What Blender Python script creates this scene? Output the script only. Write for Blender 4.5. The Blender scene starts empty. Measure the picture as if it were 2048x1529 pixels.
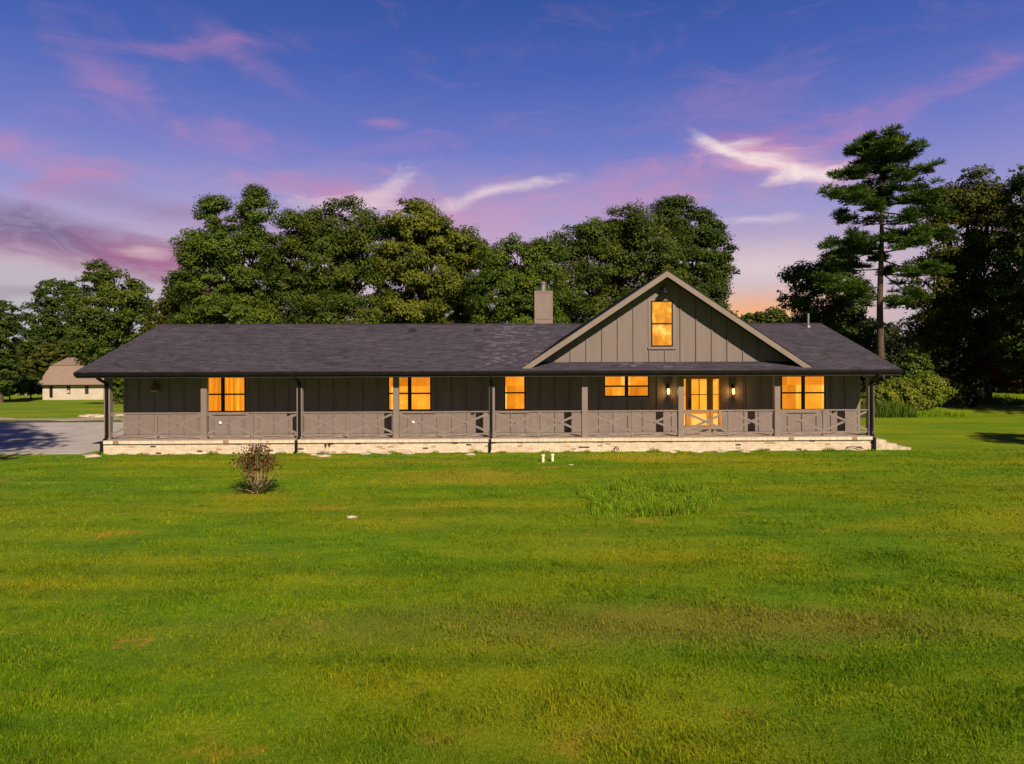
import bpy, math, random
import numpy as np
from mathutils import Matrix, Vector

SC = bpy.context.scene
COL = SC.collection
R = math.radians

# ---------------------------------------------------------------- camera
HC = 3.55                      # drone about 3.5 m up
F = 1422.0                     # focal length in pixels of a 2048 wide frame
HORIZON = 725.0
CAM_M = Matrix.Translation((0, 0, HC)) @ Matrix.Rotation(R(-1.36), 4, 'Z') @ Matrix.Rotation(R(90), 4, 'X') @ Matrix.Rotation(R(-0.18), 4, 'Z')
cam = bpy.data.cameras.new('camera')
cam.sensor_width = 36
cam.lens = 36 * F / 2048
cam.shift_y = -(764.5 - HORIZON) / 2048
cam.clip_end = 2000
cam_o = bpy.data.objects.new('camera', cam)
cam_o.matrix_world = CAM_M
COL.objects.link(cam_o)
SC.camera = cam_o


def at(px, py, Y):
    """the point at depth Y (metres in front of the camera) seen at a place of the photograph"""
    d = CAM_M.to_3x3() @ Vector(((px - 1024) / F, -(py - HORIZON) / F, -1))
    k = Y / d.y
    return Vector((d.x * k, Y, HC + d.z * k))


def gx(px, Y, py=800):
    return at(px, py, Y).x


def gz(py, Y, px=1024):
    return at(px, py, Y).z


# ---------------------------------------------------------------- sun and exposure
SUN_EL, SUN_AZ = 35.2, 21.5     # azimuth to the right of straight behind the camera
sd = bpy.data.lights.new('sun', 'SUN')
sd.energy = 5.0
sd.angle = R(0.6)
sd.color = (1.0, 0.76, 0.52)
sun = bpy.data.objects.new('sun', sd)
to_sun = Vector((math.sin(R(SUN_AZ)) * math.cos(R(SUN_EL)), -math.cos(R(SUN_AZ)) * math.cos(R(SUN_EL)), math.sin(R(SUN_EL))))
sun.rotation_euler = to_sun.to_track_quat('Z', 'Y').to_euler()
sun.location = (20, -30, 40)
COL.objects.link(sun)
SC.view_settings.view_transform = 'Standard'
SC.view_settings.look = 'None'
SC.view_settings.gamma = 1
SC.view_settings.exposure = 0.42
SC.cycles.use_denoising = True
SC.cycles.max_bounces = 5
SC.cycles.diffuse_bounces = 2
SC.cycles.glossy_bounces = 2
SC.cycles.transmission_bounces = 3
SC.cycles.sample_clamp_indirect = 4


def lin(r, g, b):
    f = lambda c: (c / 255 / 12.92) if c / 255 <= 0.04045 else ((c / 255 + 0.055) / 1.055) ** 2.4
    return (f(r), f(g), f(b), 1)


# ---------------------------------------------------------------- node helper
class NT:
    def __init__(self, tree):
        self.t = tree

    def n(self, kind, **kw):
        nd = self.t.nodes.new(kind)
        for k, v in kw.items():
            setattr(nd, k, v)
        return nd

    def put(self, sock, v):
        if isinstance(v, bpy.types.NodeSocket):
            self.t.links.new(v, sock)
        else:
            sock.default_value = v

    def math(self, op, a, b=0.0, clamp=False):
        nd = self.n('ShaderNodeMath', operation=op, use_clamp=clamp)
        self.put(nd.inputs[0], a)
        self.put(nd.inputs[1], b)
        return nd.outputs[0]

    def mix(self, fac, a, b, mode='MIX'):
        nd = self.n('ShaderNodeMix', data_type='RGBA', blend_type=mode)
        self.put(nd.inputs[0], fac)
        self.put(nd.inputs[6], a)
        self.put(nd.inputs[7], b)
        return nd.outputs[2]

    def ramp(self, fac, stops, interp='LINEAR'):
        nd = self.n('ShaderNodeValToRGB')
        cr = nd.color_ramp
        cr.interpolation = interp
        while len(cr.elements) < len(stops):
            cr.elements.new(0.5)
        for e, (p, c) in zip(cr.elements, stops):
            e.position = p
            e.color = c if len(c) == 4 else (*c, 1)
        self.put(nd.inputs[0], fac)
        return nd.outputs[0]

    def noise(self, vec, scale, detail=4, rough=0.55, dist=0.0, out=0):
        nd = self.n('ShaderNodeTexNoise')
        if vec is not None:
            self.put(nd.inputs['Vector'], vec)
        nd.inputs['Scale'].default_value = scale
        nd.inputs['Detail'].default_value = detail
        nd.inputs['Roughness'].default_value = rough
        nd.inputs['Distortion'].default_value = dist
        return nd.outputs[out]

    def mapping(self, vec, loc=(0, 0, 0), rot=(0, 0, 0), scale=(1, 1, 1), kind='POINT'):
        nd = self.n('ShaderNodeMapping', vector_type=kind)
        self.put(nd.inputs[0], vec)
        nd.inputs[1].default_value = loc
        nd.inputs[2].default_value = rot
        nd.inputs[3].default_value = scale
        return nd.outputs[0]

    def smooth(self, v, a, b):
        nd = self.n('ShaderNodeMapRange', interpolation_type='SMOOTHSTEP')
        self.put(nd.inputs[0], v)
        nd.inputs[1].default_value = a
        nd.inputs[2].default_value = b
        return nd.outputs[0]


# ---------------------------------------------------------------- world: dusk sky
def build_world():
    w = bpy.data.worlds.new('World')
    SC.world = w
    w.use_nodes = True
    t = NT(w.node_tree)
    w.node_tree.nodes.clear()
    out = t.n('ShaderNodeOutputWorld')
    bg = t.n('ShaderNodeBackground')
    w.node_tree.links.new(bg.outputs[0], out.inputs[0])
    d = t.n('ShaderNodeTexCoord').outputs['Generated']
    sep = t.n('ShaderNodeSeparateXYZ')
    t.put(sep.inputs[0], d)
    x, y, z = sep.outputs
    u = t.math('ARCTAN2', x, y)
    v = t.math('ARCSINE', z)
    sky = t.n('ShaderNodeTexSky', sky_type='NISHITA')
    sky.sun_disc = False
    sky.sun_elevation = R(SUN_EL)
    sky.sun_rotation = math.atan2(to_sun.x, to_sun.y)
    sky.dust_density = 2.0
    # colour by elevation
    vv = t.math('DIVIDE', v, R(90), clamp=True)
    st = [(0.0, lin(186, 170, 182)), (3.5, lin(198, 180, 190)), (6.6, lin(198, 178, 192)), (9, lin(186, 168, 198)),
          (11.5, lin(154, 150, 204)), (16.6, lin(110, 121, 197)), (22, lin(72, 98, 178)), (28, lin(46, 80, 156)), (60, lin(24, 42, 94))]
    base = t.ramp(vv, [(a / 90, c) for a, c in st])
    comb = t.n('ShaderNodeCombineXYZ')
    t.put(comb.inputs[0], u)
    t.put(comb.inputs[1], v)
    uv = comb.outputs[0]
    wob = t.noise(t.mapping(uv, scale=(4, 8, 1)), 1.0, 4, 0.55, out=1)
    sub = t.n('ShaderNodeVectorMath', operation='SUBTRACT')
    t.put(sub.inputs[0], wob)
    sub.inputs[1].default_value = (0.5, 0.5, 0.5)
    sc = t.n('ShaderNodeVectorMath', operation='MULTIPLY')
    t.put(sc.inputs[0], sub.outputs[0])
    sc.inputs[1].default_value = (0.11, 0.065, 0)
    add = t.n('ShaderNodeVectorMath', operation='ADD')
    t.put(add.inputs[0], uv)
    t.put(add.inputs[1], sc.outputs[0])
    p = add.outputs[0]
    wisp = t.noise(t.mapping(uv, rot=(0, 0, 0.2), scale=(7, 24, 1)), 1.0, 6, 0.62, 0.6)

    def pos(px, py):
        dd = (CAM_M.to_3x3() @ Vector(((px - 1024) / F, -(py - HORIZON) / F, -1))).normalized()
        return math.atan2(dd.x, dd.y), math.asin(dd.z)

    fbm = t.noise(t.mapping(p, rot=(0, 0, 0.16), scale=(9, 30, 1)), 1.0, 9, 0.66, 0.8)

    def blob(col, px, py, L, T, ang, color, op, rag=0.6, src=p):
        """one bank of cloud at its bearing; rag makes its edge ragged and streaked"""
        uu, ve = pos(px, py)
        k = math.cos(uu) ** 2 / F
        m = t.mapping(src, (uu, ve, 0), (0, 0, R(ang)), (L * k * 1.5, T * k * 1.5, 1), 'TEXTURE')
        g = t.n('ShaderNodeTexGradient', gradient_type='SPHERICAL')
        t.put(g.inputs[0], m)
        a = t.math('ADD', g.outputs[1], t.math('MULTIPLY', t.math('SUBTRACT', fbm, 0.5), 3.2 * rag))
        a = t.math('MULTIPLY', t.smooth(a, 0.05, 1.25), t.smooth(g.outputs[1], 0.0, 0.45))
        a = t.math('MULTIPLY', a, min(1.0, op) * (0.58 if color in (PINK, ROSE) else 0.85 if color == WHITE else 1.0))
        return t.mix(a, col, color)

    PINK, ROSE, WHITE = lin(204, 138, 174), lin(212, 122, 156), lin(248, 230, 226)
    MAUVE, GREY, ORANGE = lin(96, 80, 124), lin(178, 180, 188), lin(255, 176, 92)
    c = base
    c = blob(c, 100, 640, 620, 170, 0, GREY, 0.9, 0.1, src=uv)
    c = blob(c, 1510, 640, 260, 80, 0, lin(255, 178, 96), 1.0, 0.1, src=uv)
    c = blob(c, 1520, 535, 260, 60, 0, lin(226, 208, 208), 0.8, 0.15, src=uv)
    c = blob(c, 900, 450, 700, 110, 0, lin(206, 166, 192), 0.5, 0.3, src=uv)
    # general faint cirrus on the whole sky
    gen = t.math('MULTIPLY', t.math('MULTIPLY', t.smooth(fbm, 0.48, 0.8), 0.16), t.smooth(v, R(60), R(8)))
    c = t.mix(gen, c, PINK)
    for a in [
        (1500, 325, 330, 80, 11, PINK, 0.75, 0.5), (1780, 216, 220, 28, 13, PINK, 0.7, 0.5), (1300, 375, 260, 50, 9, PINK, 0.6, 0.5),
        (1520, 265, 150, 35, 6, ROSE, 0.5, 0.6), (1470, 195, 200, 60, 8, PINK, 0.4, 0.5), (1960, 160, 180, 20, 12, PINK, 0.35, 0.5),
        (690, 385, 230, 50, -4, PINK, 0.8, 0.55), (640, 370, 150, 22, -8, ROSE, 0.5, 0.6), (760, 380, 70, 22, 30, WHITE, 0.5, 0.9), (700, 412, 170, 22, 0, WHITE, 0.5, 0.6),
        (980, 390, 180, 34, 12, PINK, 0.7, 0.4), (985, 386, 150, 15, 12, WHITE, 0.85, 0.5), (930, 440, 260, 45, 0, PINK, 0.5, 0.5),
        (165, 370, 110, 50, 20, ROSE, 0.75, 0.55), (110, 330, 180, 45, -20, PINK, 0.45, 0.5),
        (215, 160, 170, 65, -38, PINK, 0.6, 0.5), (400, 88, 190, 24, 6, PINK, 0.5, 0.5), (490, 105, 130, 34, -28, PINK, 0.45, 0.5),
        (470, 275, 170, 40, 0, PINK, 0.5, 0.5), (772, 251, 50, 15, 0, PINK, 0.8, 0.4), (40, 285, 200, 50, -15, PINK, 0.4, 0.5),
        (340, 430, 260, 34, -8, lin(150, 122, 162), 0.6, 0.5),
        (150, 515, 420, 40, -6, ROSE, 0.85, 0.35), (110, 484, 430, 62, -6, MAUVE, 0.95, 0.45), (310, 515, 170, 40, -8, lin(176, 98, 142), 0.8, 0.5), (290, 506, 60, 14, 0, WHITE, 0.5, 0.4),
        (40, 577, 180, 14, 0, lin(150, 118, 145), 0.5, 0.3), (1490, 442, 120, 12, 3, WHITE, 0.5, 0.4), (1490, 275, 60, 12, 4, WHITE, 0.7, 0.6), (800, 300, 150, 18, 6, PINK, 0.4, 0.5),
        (1570, 322, 190, 40, -13, lin(232, 176, 196), 0.9, 0.5), (1530, 312, 140, 16, -20, WHITE, 1.0, 0.6), (1612, 340, 120, 17, 3, WHITE, 1.0, 0.7), (1460, 290, 80, 12, -28, WHITE, 0.9, 0.4),
    ]:
        c = blob(c, *a)
    # a little of the physical sky for the part that lights the place
    nm = t.n('ShaderNodeVectorMath', operation='SCALE')
    t.put(nm.inputs[0], sky.outputs[0])
    nm.inputs[3].default_value = 0.05
    c = t.mix(0.06, c, nm.outputs[0])
    # unseen half of the sky behind the camera dimmed to deepen wall shade
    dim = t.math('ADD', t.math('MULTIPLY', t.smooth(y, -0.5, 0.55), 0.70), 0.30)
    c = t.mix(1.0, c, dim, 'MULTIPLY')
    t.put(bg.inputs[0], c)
    bg.inputs[1].default_value = 0.79


build_world()

# ---------------------------------------------------------------- materials
MATS = {}


def mat(name, color, rough=0.7, var=0.12, vscale=6.0, bump=0.0, bscale=40.0, metal=0.0, spec=0.4, attr=None, color2=None, stretch=(1, 1, 1)):
    """plain procedural surface: colour with uneven wear and a fine relief"""
    if name in MATS:
        return MATS[name]
    m = bpy.data.materials.new(name)
    m.use_nodes = True
    t = NT(m.node_tree)
    b = m.node_tree.nodes['Principled BSDF']
    pos = t.n('ShaderNodeNewGeometry').outputs['Position']
    if stretch != (1, 1, 1):
        pos = t.mapping(pos, scale=stretch)
    nz = t.noise(pos, vscale, 5, 0.6)
    c2 = color2 or tuple(c * (1 - 2.2 * var) for c in color[:3])
    hi = tuple(min(1, c * (1 + var)) for c in color[:3])
    c = t.ramp(nz, [(0.3, c2), (0.7, hi)])
    if attr:
        at_ = t.n('ShaderNodeAttribute', attribute_name=attr)
        c = t.mix(1.0, c, at_.outputs[0], 'MULTIPLY')
    t.put(b.inputs['Base Color'], c)
    b.inputs['Roughness'].default_value = rough
    b.inputs['Metallic'].default_value = metal
    b.inputs['Specular IOR Level'].default_value = spec
    if bump:
        bp = t.n('ShaderNodeBump')
        bp.inputs['Strength'].default_value = bump
        bp.inputs['Distance'].default_value = 0.02
        t.put(bp.inputs['Height'], t.noise(pos, bscale, 4, 0.6))
        t.put(b.inputs['Normal'], bp.outputs[0])
    MATS[name] = m
    return m


def leaf_mat(name, dark, light, trans=0.3, gloss=0.25):
    m = bpy.data.materials.new(name)
    m.use_nodes = True
    t = NT(m.node_tree)
    b = m.node_tree.nodes['Principled BSDF']
    a = t.n('ShaderNodeAttribute', attribute_name='tint').outputs['Fac']
    c = t.ramp(a, [(0.0, dark), (0.75, light), (1.0, tuple(k * s for k, s in zip(light, (1.5, 1.15, 0.9))))])
    t.put(b.inputs['Base Color'], c)
    b.inputs['Roughness'].default_value = 0.55
    b.inputs['Specular IOR Level'].default_value = gloss
    tr = t.n('ShaderNodeBsdfTranslucent')
    t.put(tr.inputs[0], t.mix(1.0, c, (1.0, 1.0, 0.5, 1), 'MULTIPLY'))
    mx = t.n('ShaderNodeMixShader')
    mx.inputs[0].default_value = trans
    t.t.links.new(b.outputs[0], mx.inputs[1])
    t.t.links.new(tr.outputs[0], mx.inputs[2])
    t.t.links.new(mx.outputs[0], m.node_tree.nodes['Material Output'].inputs[0])
    MATS[name] = m
    return m


def emit_mat(name, color, strength):
    m = bpy.data.materials.new(name)
    m.use_nodes = True
    b = m.node_tree.nodes['Principled BSDF']
    b.inputs['Base Color'].default_value = (0.02, 0.02, 0.02, 1)
    b.inputs['Emission Color'].default_value = (*color, 1)
    b.inputs['Emission Strength'].default_value = strength
    MATS[name] = m
    return m


TAUPE = mat('taupe_paint', (0.184, 0.163, 0.172), 0.62, 0.07, 1.3, 0.25, 60, stretch=(3, 3, 0.6))
TRIM = mat('taupe_trim_paint', (0.205, 0.180, 0.180), 0.55, 0.06, 1.8, 0.15, 50)
BLACK = mat('black_paint', (0.012, 0.013, 0.016), 0.4, 0.2, 5)
GUTTER = mat('black_gutter_metal', (0.010, 0.011, 0.014), 0.5, 0.2, 3, spec=0.15)
FASCIA = mat('dark_fascia_paint', (0.020, 0.018, 0.018), 0.6, 0.15, 3)
SHINGLE = mat('asphalt_shingle', (0.047, 0.046, 0.076), 0.9, 0.18, 1.0, 0.8, 90, attr='tint', stretch=(1.2, 5, 5))
ROOFBASE = mat('roof_underlay', (0.05, 0.046, 0.055), 0.9, 0.2, 5)
BRICK = mat('white_painted_brick', (0.69, 0.615, 0.54), 0.8, 0.08, 5, 0.7, 50, attr='tint')
MORTAR = mat('painted_mortar', (0.30, 0.27, 0.25), 0.9, 0.18, 6, 0.5, 60)
PORCHFLOOR = mat('porch_floor_concrete', (0.40, 0.36, 0.35), 0.75, 0.12, 2.5, 0.3, 40)
CONCRETE = mat('driveway_concrete', (0.40, 0.40, 0.42), 0.85, 0.10, 0.8, 0.4, 60)
STEEL = mat('galvanised_metal', (0.5, 0.5, 0.52), 0.35, 0.1, 8, metal=0.8)
PVC = mat('white_plastic_pipe', (0.8, 0.76, 0.68), 0.4, 0.06, 10)
BARK = mat('bark', (0.10, 0.075, 0.055), 0.95, 0.3, 3, 1.0, 12, stretch=(3, 3, 0.5))
PINEBARK = mat('pine_bark', (0.10, 0.075, 0.062), 0.95, 0.3, 3, 1.0, 10, stretch=(3, 3, 0.5))
TANBARK = mat('tan_twig_bark', (0.33, 0.24, 0.14), 0.9, 0.25, 8)
WOOD = mat('amber_stained_wood', (0.42, 0.19, 0.045), 0.45, 0.2, 3, 0.2, 50, stretch=(6, 6, 0.7))
STONE = mat('pale_limestone', (0.55, 0.50, 0.43), 0.9, 0.2, 6, 0.6, 20)
BARNWALL = mat('cream_siding', (0.50, 0.47, 0.44), 0.8, 0.06, 1)
BARNROOF = mat('tan_shingle', (0.24, 0.19, 0.165), 0.9, 0.05, 0.8, 0.1, 8)
GLASSDARK = mat('dark_window_glass', (0.04, 0.045, 0.05), 0.12, 0.1, 5)
BLACKHOSE = mat('black_plastic', (0.015, 0.014, 0.013), 0.5, 0.2, 8)
WICKER = mat('brown_wicker', (0.16, 0.09, 0.045), 0.8, 0.3, 40)
CREAM = mat('cream_glass', (0.55, 0.42, 0.30), 0.4, 0.05, 8)


def pane_mat(name, col, curtain, blotch, seed, bscale=1.6, block=0.5):
    """lit room painted into a glowing pane: curtain folds, darker shapes, blotched reflections"""
    m = bpy.data.materials.new(name)
    m.use_nodes = True
    t = NT(m.node_tree)
    b = m.node_tree.nodes['Principled BSDF']
    pos = t.n('ShaderNodeNewGeometry').outputs['Position']
    fold = t.noise(t.mapping(pos, (seed, 0, 0), scale=(9, 1, 0.25)), 1.0, 3, 0.5)
    big = t.noise(t.mapping(pos, (0, 0, seed), scale=(1, 1, 0.8)), bscale, 6, 0.65, 0.6)
    k = t.math('ADD', t.math('MULTIPLY', t.math('SUBTRACT', fold, 0.5), curtain), t.math('MULTIPLY', t.math('SUBTRACT', big, 0.5), blotch))
    sp = t.n('ShaderNodeSeparateXYZ')
    t.put(sp.inputs[0], pos)
    cb = t.n('ShaderNodeCombineXYZ')
    t.put(cb.inputs[0], t.math('SNAP', t.math('ADD', sp.outputs[0], seed * .13), 0.37))
    t.put(cb.inputs[1], t.math('SNAP', t.math('ADD', sp.outputs[2], seed * .07), 3.1))
    wn = t.n('ShaderNodeTexWhiteNoise', noise_dimensions='2D')
    t.put(wn.inputs[0], cb.outputs[0])
    k = t.math('ADD', k, t.math('MULTIPLY', t.math('SUBTRACT', wn.outputs[0], 0.5), block))
    k = t.math('ADD', k, 0.5, clamp=True)
    r, g, bl = col
    c = t.ramp(k, [(0.0, (r * 0.62, g * 0.5, bl * 0.4)), (0.5, (r * 0.95, g * 0.92, bl)), (0.80, (r * 1.1, g * 1.45, bl * 3)), (1.0, (1.15, 0.72, 0.16))])
    b.inputs['Base Color'].default_value = (0.01, 0.01, 0.01, 1)
    b.inputs['Roughness'].default_value = 0.05
    b.inputs['Specular IOR Level'].default_value = 0.5
    t.put(b.inputs['Emission Color'], c)
    b.inputs['Emission Strength'].default_value = 0.76
    MATS[name] = m
    return m


AMBER = (1.0, 0.315, 0.010)
PANE = pane_mat('lit_pane_curtains', AMBER, 1.7, 0.5, 3.1, block=0.1)
PANE2 = pane_mat('lit_pane_room', AMBER, 0.25, 1.1, 7.7, block=0.85)
PANE3 = pane_mat('lit_pane_painted_reflections', (1.0, 0.40, 0.025), 0.1, 2.9, 1.4, 2.4, 0.1)  # attic pane: sky and tree reflections painted as blotches in the emission
PANED = pane_mat('lit_pane_door', (1.0, 0.36, 0.014), 0.3, 0.7, 5.2)


# lawn: one recipe shared by the soil sheet and the blades so that they agree from anywhere
def lawn_mat(name, blades):
    m = bpy.data.materials.new(name)
    m.use_nodes = True
    t = NT(m.node_tree)
    b = m.node_tree.nodes['Principled BSDF']
    pos = t.n('ShaderNodeNewGeometry').outputs['Position']
    flat = t.mapping(pos, scale=(1, 1, 0))
    n_big = t.noise(t.mapping(flat, scale=(0.5, 1.0, 1)), 0.22, 3, 0.5)
    n_mid = t.noise(t.mapping(flat, scale=(0.55, 1.3, 1)), 0.9, 5, 0.62)
    n_fine = t.noise(flat, 9.0, 5, 0.7)
    mow = t.noise(t.mapping(flat, rot=(0, 0, 0.06), scale=(0.06, 1.1, 1)), 1.0, 2, 0.5)
    c = t.ramp(n_mid, [(0.28, (0.055, 0.165, 0.004)), (0.5, (0.112, 0.240, 0.005)), (0.72, (0.205, 0.295, 0.007))])
    c = t.mix(t.smooth(n_big, 0.4, 0.68), c, (0.24, 0.285, 0.008, 1))
    c = t.mix(t.math('MULTIPLY', t.smooth(mow, 0.45, 0.7), 0.5), c, (0.062, 0.16, 0.004, 1))
    c = t.mix(t.math('MULTIPLY', t.smooth(n_fine, 0.42, 0.75), 0.45), c, (0.24, 0.30, 0.015, 1))
    dark_clumps = t.math('MULTIPLY', t.smooth(t.noise(t.mapping(flat, (3, 8, 0)), 2.6, 6, 0.7), 0.54, 0.70), 0.7)  # scattered clumps of darker green
    c = t.mix(dark_clumps, c, (0.035, 0.105, 0.006, 1))
    dry = t.math('MULTIPLY', t.smooth(t.noise(t.mapping(flat, (9, 4, 0), scale=(0.8, 1.3, 1)), 0.75, 6, 0.7), 0.57, 0.76), 0.75)
    c = t.mix(dry, c, (0.30, 0.25, 0.035, 1))
    sep = t.n('ShaderNodeSeparateXYZ')
    t.put(sep.inputs[0], pos)
    # worn and dried spots of the lawn, each at its place
    spots = [(-8.0, 15.0, 0.35, 0.3, .75), (-6.6, 19.3, 1.0, .6, .5), (3.3, 16.0, .35, .35, .85), (-4.6, 9.2, .16, .14, .9), (-1.0, 22.5, 2.2, 1.2, .5),
             (-15.2, 21.5, .4, .25, .6), (-1.7, 17.6, .7, .4, .4), (1.0, 9.6, 5.2, .75, .5), (3.5, 9.5, 3.0, 0.7, .5), (-2.5, 6.6, .18, .14, .5), (0.6, 6.6, .15, .12, .5),
             (-7.0, 26.9, 1.0, .5, .6), (5.4, 26.4, 2.0, .7, .4), (1.9, 24.0, .4, .3, .7), (-4.0, 17.5, .45, .25, .7), (2.6, 7.2, .2, .16, .5), (-3.0, 25.6, 3.5, .8, .35)]
    for i, (sx, sy, rx, ry, op) in enumerate(spots):
        wob = t.n('ShaderNodeVectorMath', operation='MULTIPLY_ADD')
        t.put(wob.inputs[0], t.noise(flat, 2.2, 4, 0.65, out=1))
        wob.inputs[1].default_value = (1.6, 1.1, 0)
        off = t.mapping(pos, (-0.8, -0.55, 0))
        t.put(wob.inputs[2], off)
        g = t.n('ShaderNodeTexGradient', gradient_type='SPHERICAL')
        t.put(g.inputs[0], t.mapping(wob.outputs[0], (sx, sy, 0), (0, 0, 0), (rx * 1.6, ry * 1.6, 1000), 'TEXTURE'))
        a = t.math('MULTIPLY', t.smooth(g.outputs[1], 0.0, 0.8), op * 0.8)
        c = t.mix(a, c, (0.20, 0.185, 0.035, 1) if i in (7, 8) else (0.36, 0.255, 0.035, 1))
    if blades:
        a = t.n('ShaderNodeAttribute', attribute_name='tint').outputs['Fac']
        c = t.mix(1.0, c, t.ramp(a, [(0, (0.62, 0.66, 0.6)), (0.6, (1.12, 1.08, 0.9)), (0.93, (1.35, 1.2, 1.0)), (1.0, (2.2, 1.5, 1.6))]), 'MULTIPLY')
    else:
        bp = t.n('ShaderNodeBump')
        bp.inputs['Strength'].default_value = 0.9
        bp.inputs['Distance'].default_value = 0.06
        t.put(bp.inputs['Height'], t.noise(flat, 14, 6, 0.75))
        t.put(b.inputs['Normal'], bp.outputs[0])
    t.put(b.inputs['Base Color'], c)
    b.inputs['Roughness'].default_value = 0.8
    b.inputs['Specular IOR Level'].default_value = 0.12
    if blades:
        tr = t.n('ShaderNodeBsdfTranslucent')
        t.put(tr.inputs[0], c)
        mx = t.n('ShaderNodeMixShader')
        mx.inputs[0].default_value = 0.3
        t.t.links.new(b.outputs[0], mx.inputs[1])
        t.t.links.new(tr.outputs[0], mx.inputs[2])
        t.t.links.new(mx.outputs[0], m.node_tree.nodes['Material Output'].inputs[0])
    return m


LAWN = lawn_mat('lawn_ground', False)
BLADE = lawn_mat('lawn_blades', True)


# ---------------------------------------------------------------- mesh helpers
class MB:
    def __init__(self):
        self.v, self.f, self.c = [], [], []

    def add(self, vs, fs, c=1.0):
        o = len(self.v)
        self.v += [tuple(p) for p in vs]
        self.f += [tuple(i + o for i in f) for f in fs]
        self.c += [c] * len(vs)
        return self

    def box(self, x0, x1, y0, y1, z0, z1, c=1.0):
        return self.add([(x0, y0, z0), (x1, y0, z0), (x1, y1, z0), (x0, y1, z0), (x0, y0, z1), (x1, y0, z1), (x1, y1, z1), (x0, y1, z1)],
                        [(0, 3, 2, 1), (4, 5, 6, 7), (0, 1, 5, 4), (1, 2, 6, 5), (2, 3, 7, 6), (3, 0, 4, 7)], c)

    def prism(self, poly, y0, y1, c=1.0):
        """polygon given as (x, z), counter-clockwise seen from the front, extruded from y0 back to y1"""
        n = len(poly)
        vs = [(x, y0, z) for x, z in poly] + [(x, y1, z) for x, z in poly]
        fs = [tuple(range(n)), tuple(range(2 * n - 1, n - 1, -1))] + [(i, i + n, (i + 1) % n + n, (i + 1) % n) for i in range(n)]
        return self.add(vs, fs, c)

    def bar(self, a, b, w, h, up=(0, 0, 1), c=1.0):
        """a straight bar from a to b; w along the side, h along up"""
        a, b = Vector(a), Vector(b)
        d = (b - a).normalized()
        s = d.cross(Vector(up)).normalized()
        u = s.cross(d)
        vs = [p + s * (i * w / 2) + u * (j * h / 2) for p in (a, b) for i, j in ((-1, -1), (1, -1), (1, 1), (-1, 1))]
        return self.add(vs, [(0, 1, 2, 3), (7, 6, 5, 4), (0, 4, 5, 1), (1, 5, 6, 2), (2, 6, 7, 3), (3, 7, 4, 0)], c)

    def tube(self, path, radii, sides=6, squash=1.0, cap=True, twist=0.0):
        path = [Vector(p) for p in path]
        if not hasattr(radii, '__len__'):
            radii = [radii] * len(path)
        o = len(self.v)
        ref = None
        for i, p in enumerate(path):
            d = (path[min(i + 1, len(path) - 1)] - path[max(i - 1, 0)]).normalized()
            if ref is None:
                ref = d.orthogonal().normalized() if abs(d.x) > 0.9 else (Vector((1, 0, 0)) - d * d.x).normalized()
            else:
                ref = (ref - d * ref.dot(d)).normalized()
            q = d.cross(ref)
            for k in range(sides):
                a = 2 * math.pi * k / sides + twist
                self.v.append(tuple(p + ref * (math.cos(a) * radii[i]) + q * (math.sin(a) * radii[i] * squash)))
                self.c.append(1.0)
        for i in range(len(path) - 1):
            for k in range(sides):
                a, b2 = o + i * sides + k, o + i * sides + (k + 1) % sides
                self.f.append((a, b2, b2 + sides, a + sides))
        if cap:
            self.f.append(tuple(o + k for k in range(sides - 1, -1, -1)))
            self.f.append(tuple(o + (len(path) - 1) * sides + k for k in range(sides)))
        return self

    def lathe(self, c, prof, sides=14, axis='z'):
        o = len(self.v)
        for r, h in prof:
            for k in range(sides):
                a = 2 * math.pi * k / sides
                self.v.append((c[0] + r * math.cos(a), c[1] + r * math.sin(a), c[2] + h))
                self.c.append(1.0)
        for i in range(len(prof) - 1):
            for k in range(sides):
                a, b2 = o + i * sides + k, o + i * sides + (k + 1) % sides
                self.f.append((a, b2, b2 + sides, a + sides))
        self.f.append(tuple(o + k for k in range(sides - 1, -1, -1)))
        self.f.append(tuple(o + (len(prof) - 1) * sides + k for k in range(sides)))
        return self

    def build(self, name, material, parent=None, smooth=False, tint=False, bevel=0.0, kind=None):
        me = bpy.data.meshes.new(name)
        me.from_pydata(self.v, [], self.f)
        me.materials.append(material)
        if smooth:
            me.polygons.foreach_set('use_smooth', [True] * len(me.polygons))
        if tint:
            at_ = me.color_attributes.new('tint', 'FLOAT_COLOR', 'POINT')
            cc = np.ones((len(self.v), 4), np.float32)
            arr = [c if hasattr(c, '__len__') else (c, c, c) for c in self.c]
            cc[:, :3] = np.array(arr, np.float32)
            at_.data.foreach_set('color', cc.ravel())
        me.validate()
        o = link(name, me, parent)
        if bevel:
            bv = o.modifiers.new('bevel', 'BEVEL')
            bv.width = bevel
            bv.segments = 2
            bv.limit_method = 'ANGLE'
        if kind:
            o['kind'] = kind
        return o


def link(name, data, parent=None):
    o = bpy.data.objects.new(name, data)
    COL.objects.link(o)
    if parent is not None:
        o.parent = parent
        o.matrix_parent_inverse = Matrix.Translation(-Vector(parent_world(parent)))
    return o


def parent_world(p):
    v = Vector(p.location)
    q = p
    while q.parent is not None:
        q = q.parent
        v = v + Vector(q.location) if q.get('empty') else v
    return v


def thing(name, label, cat, loc, group=None):
    o = bpy.data.objects.new(name, None)
    o.location = loc
    o.empty_display_size = 0.3
    COL.objects.link(o)
    tag(o, label, cat, group)
    return o


def tag(o, label, cat, group=None):
    o['label'] = label
    o['category'] = cat
    if group:
        o['group'] = group
    return o


def structure(o):
    o['kind'] = 'structure'
    return o


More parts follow.
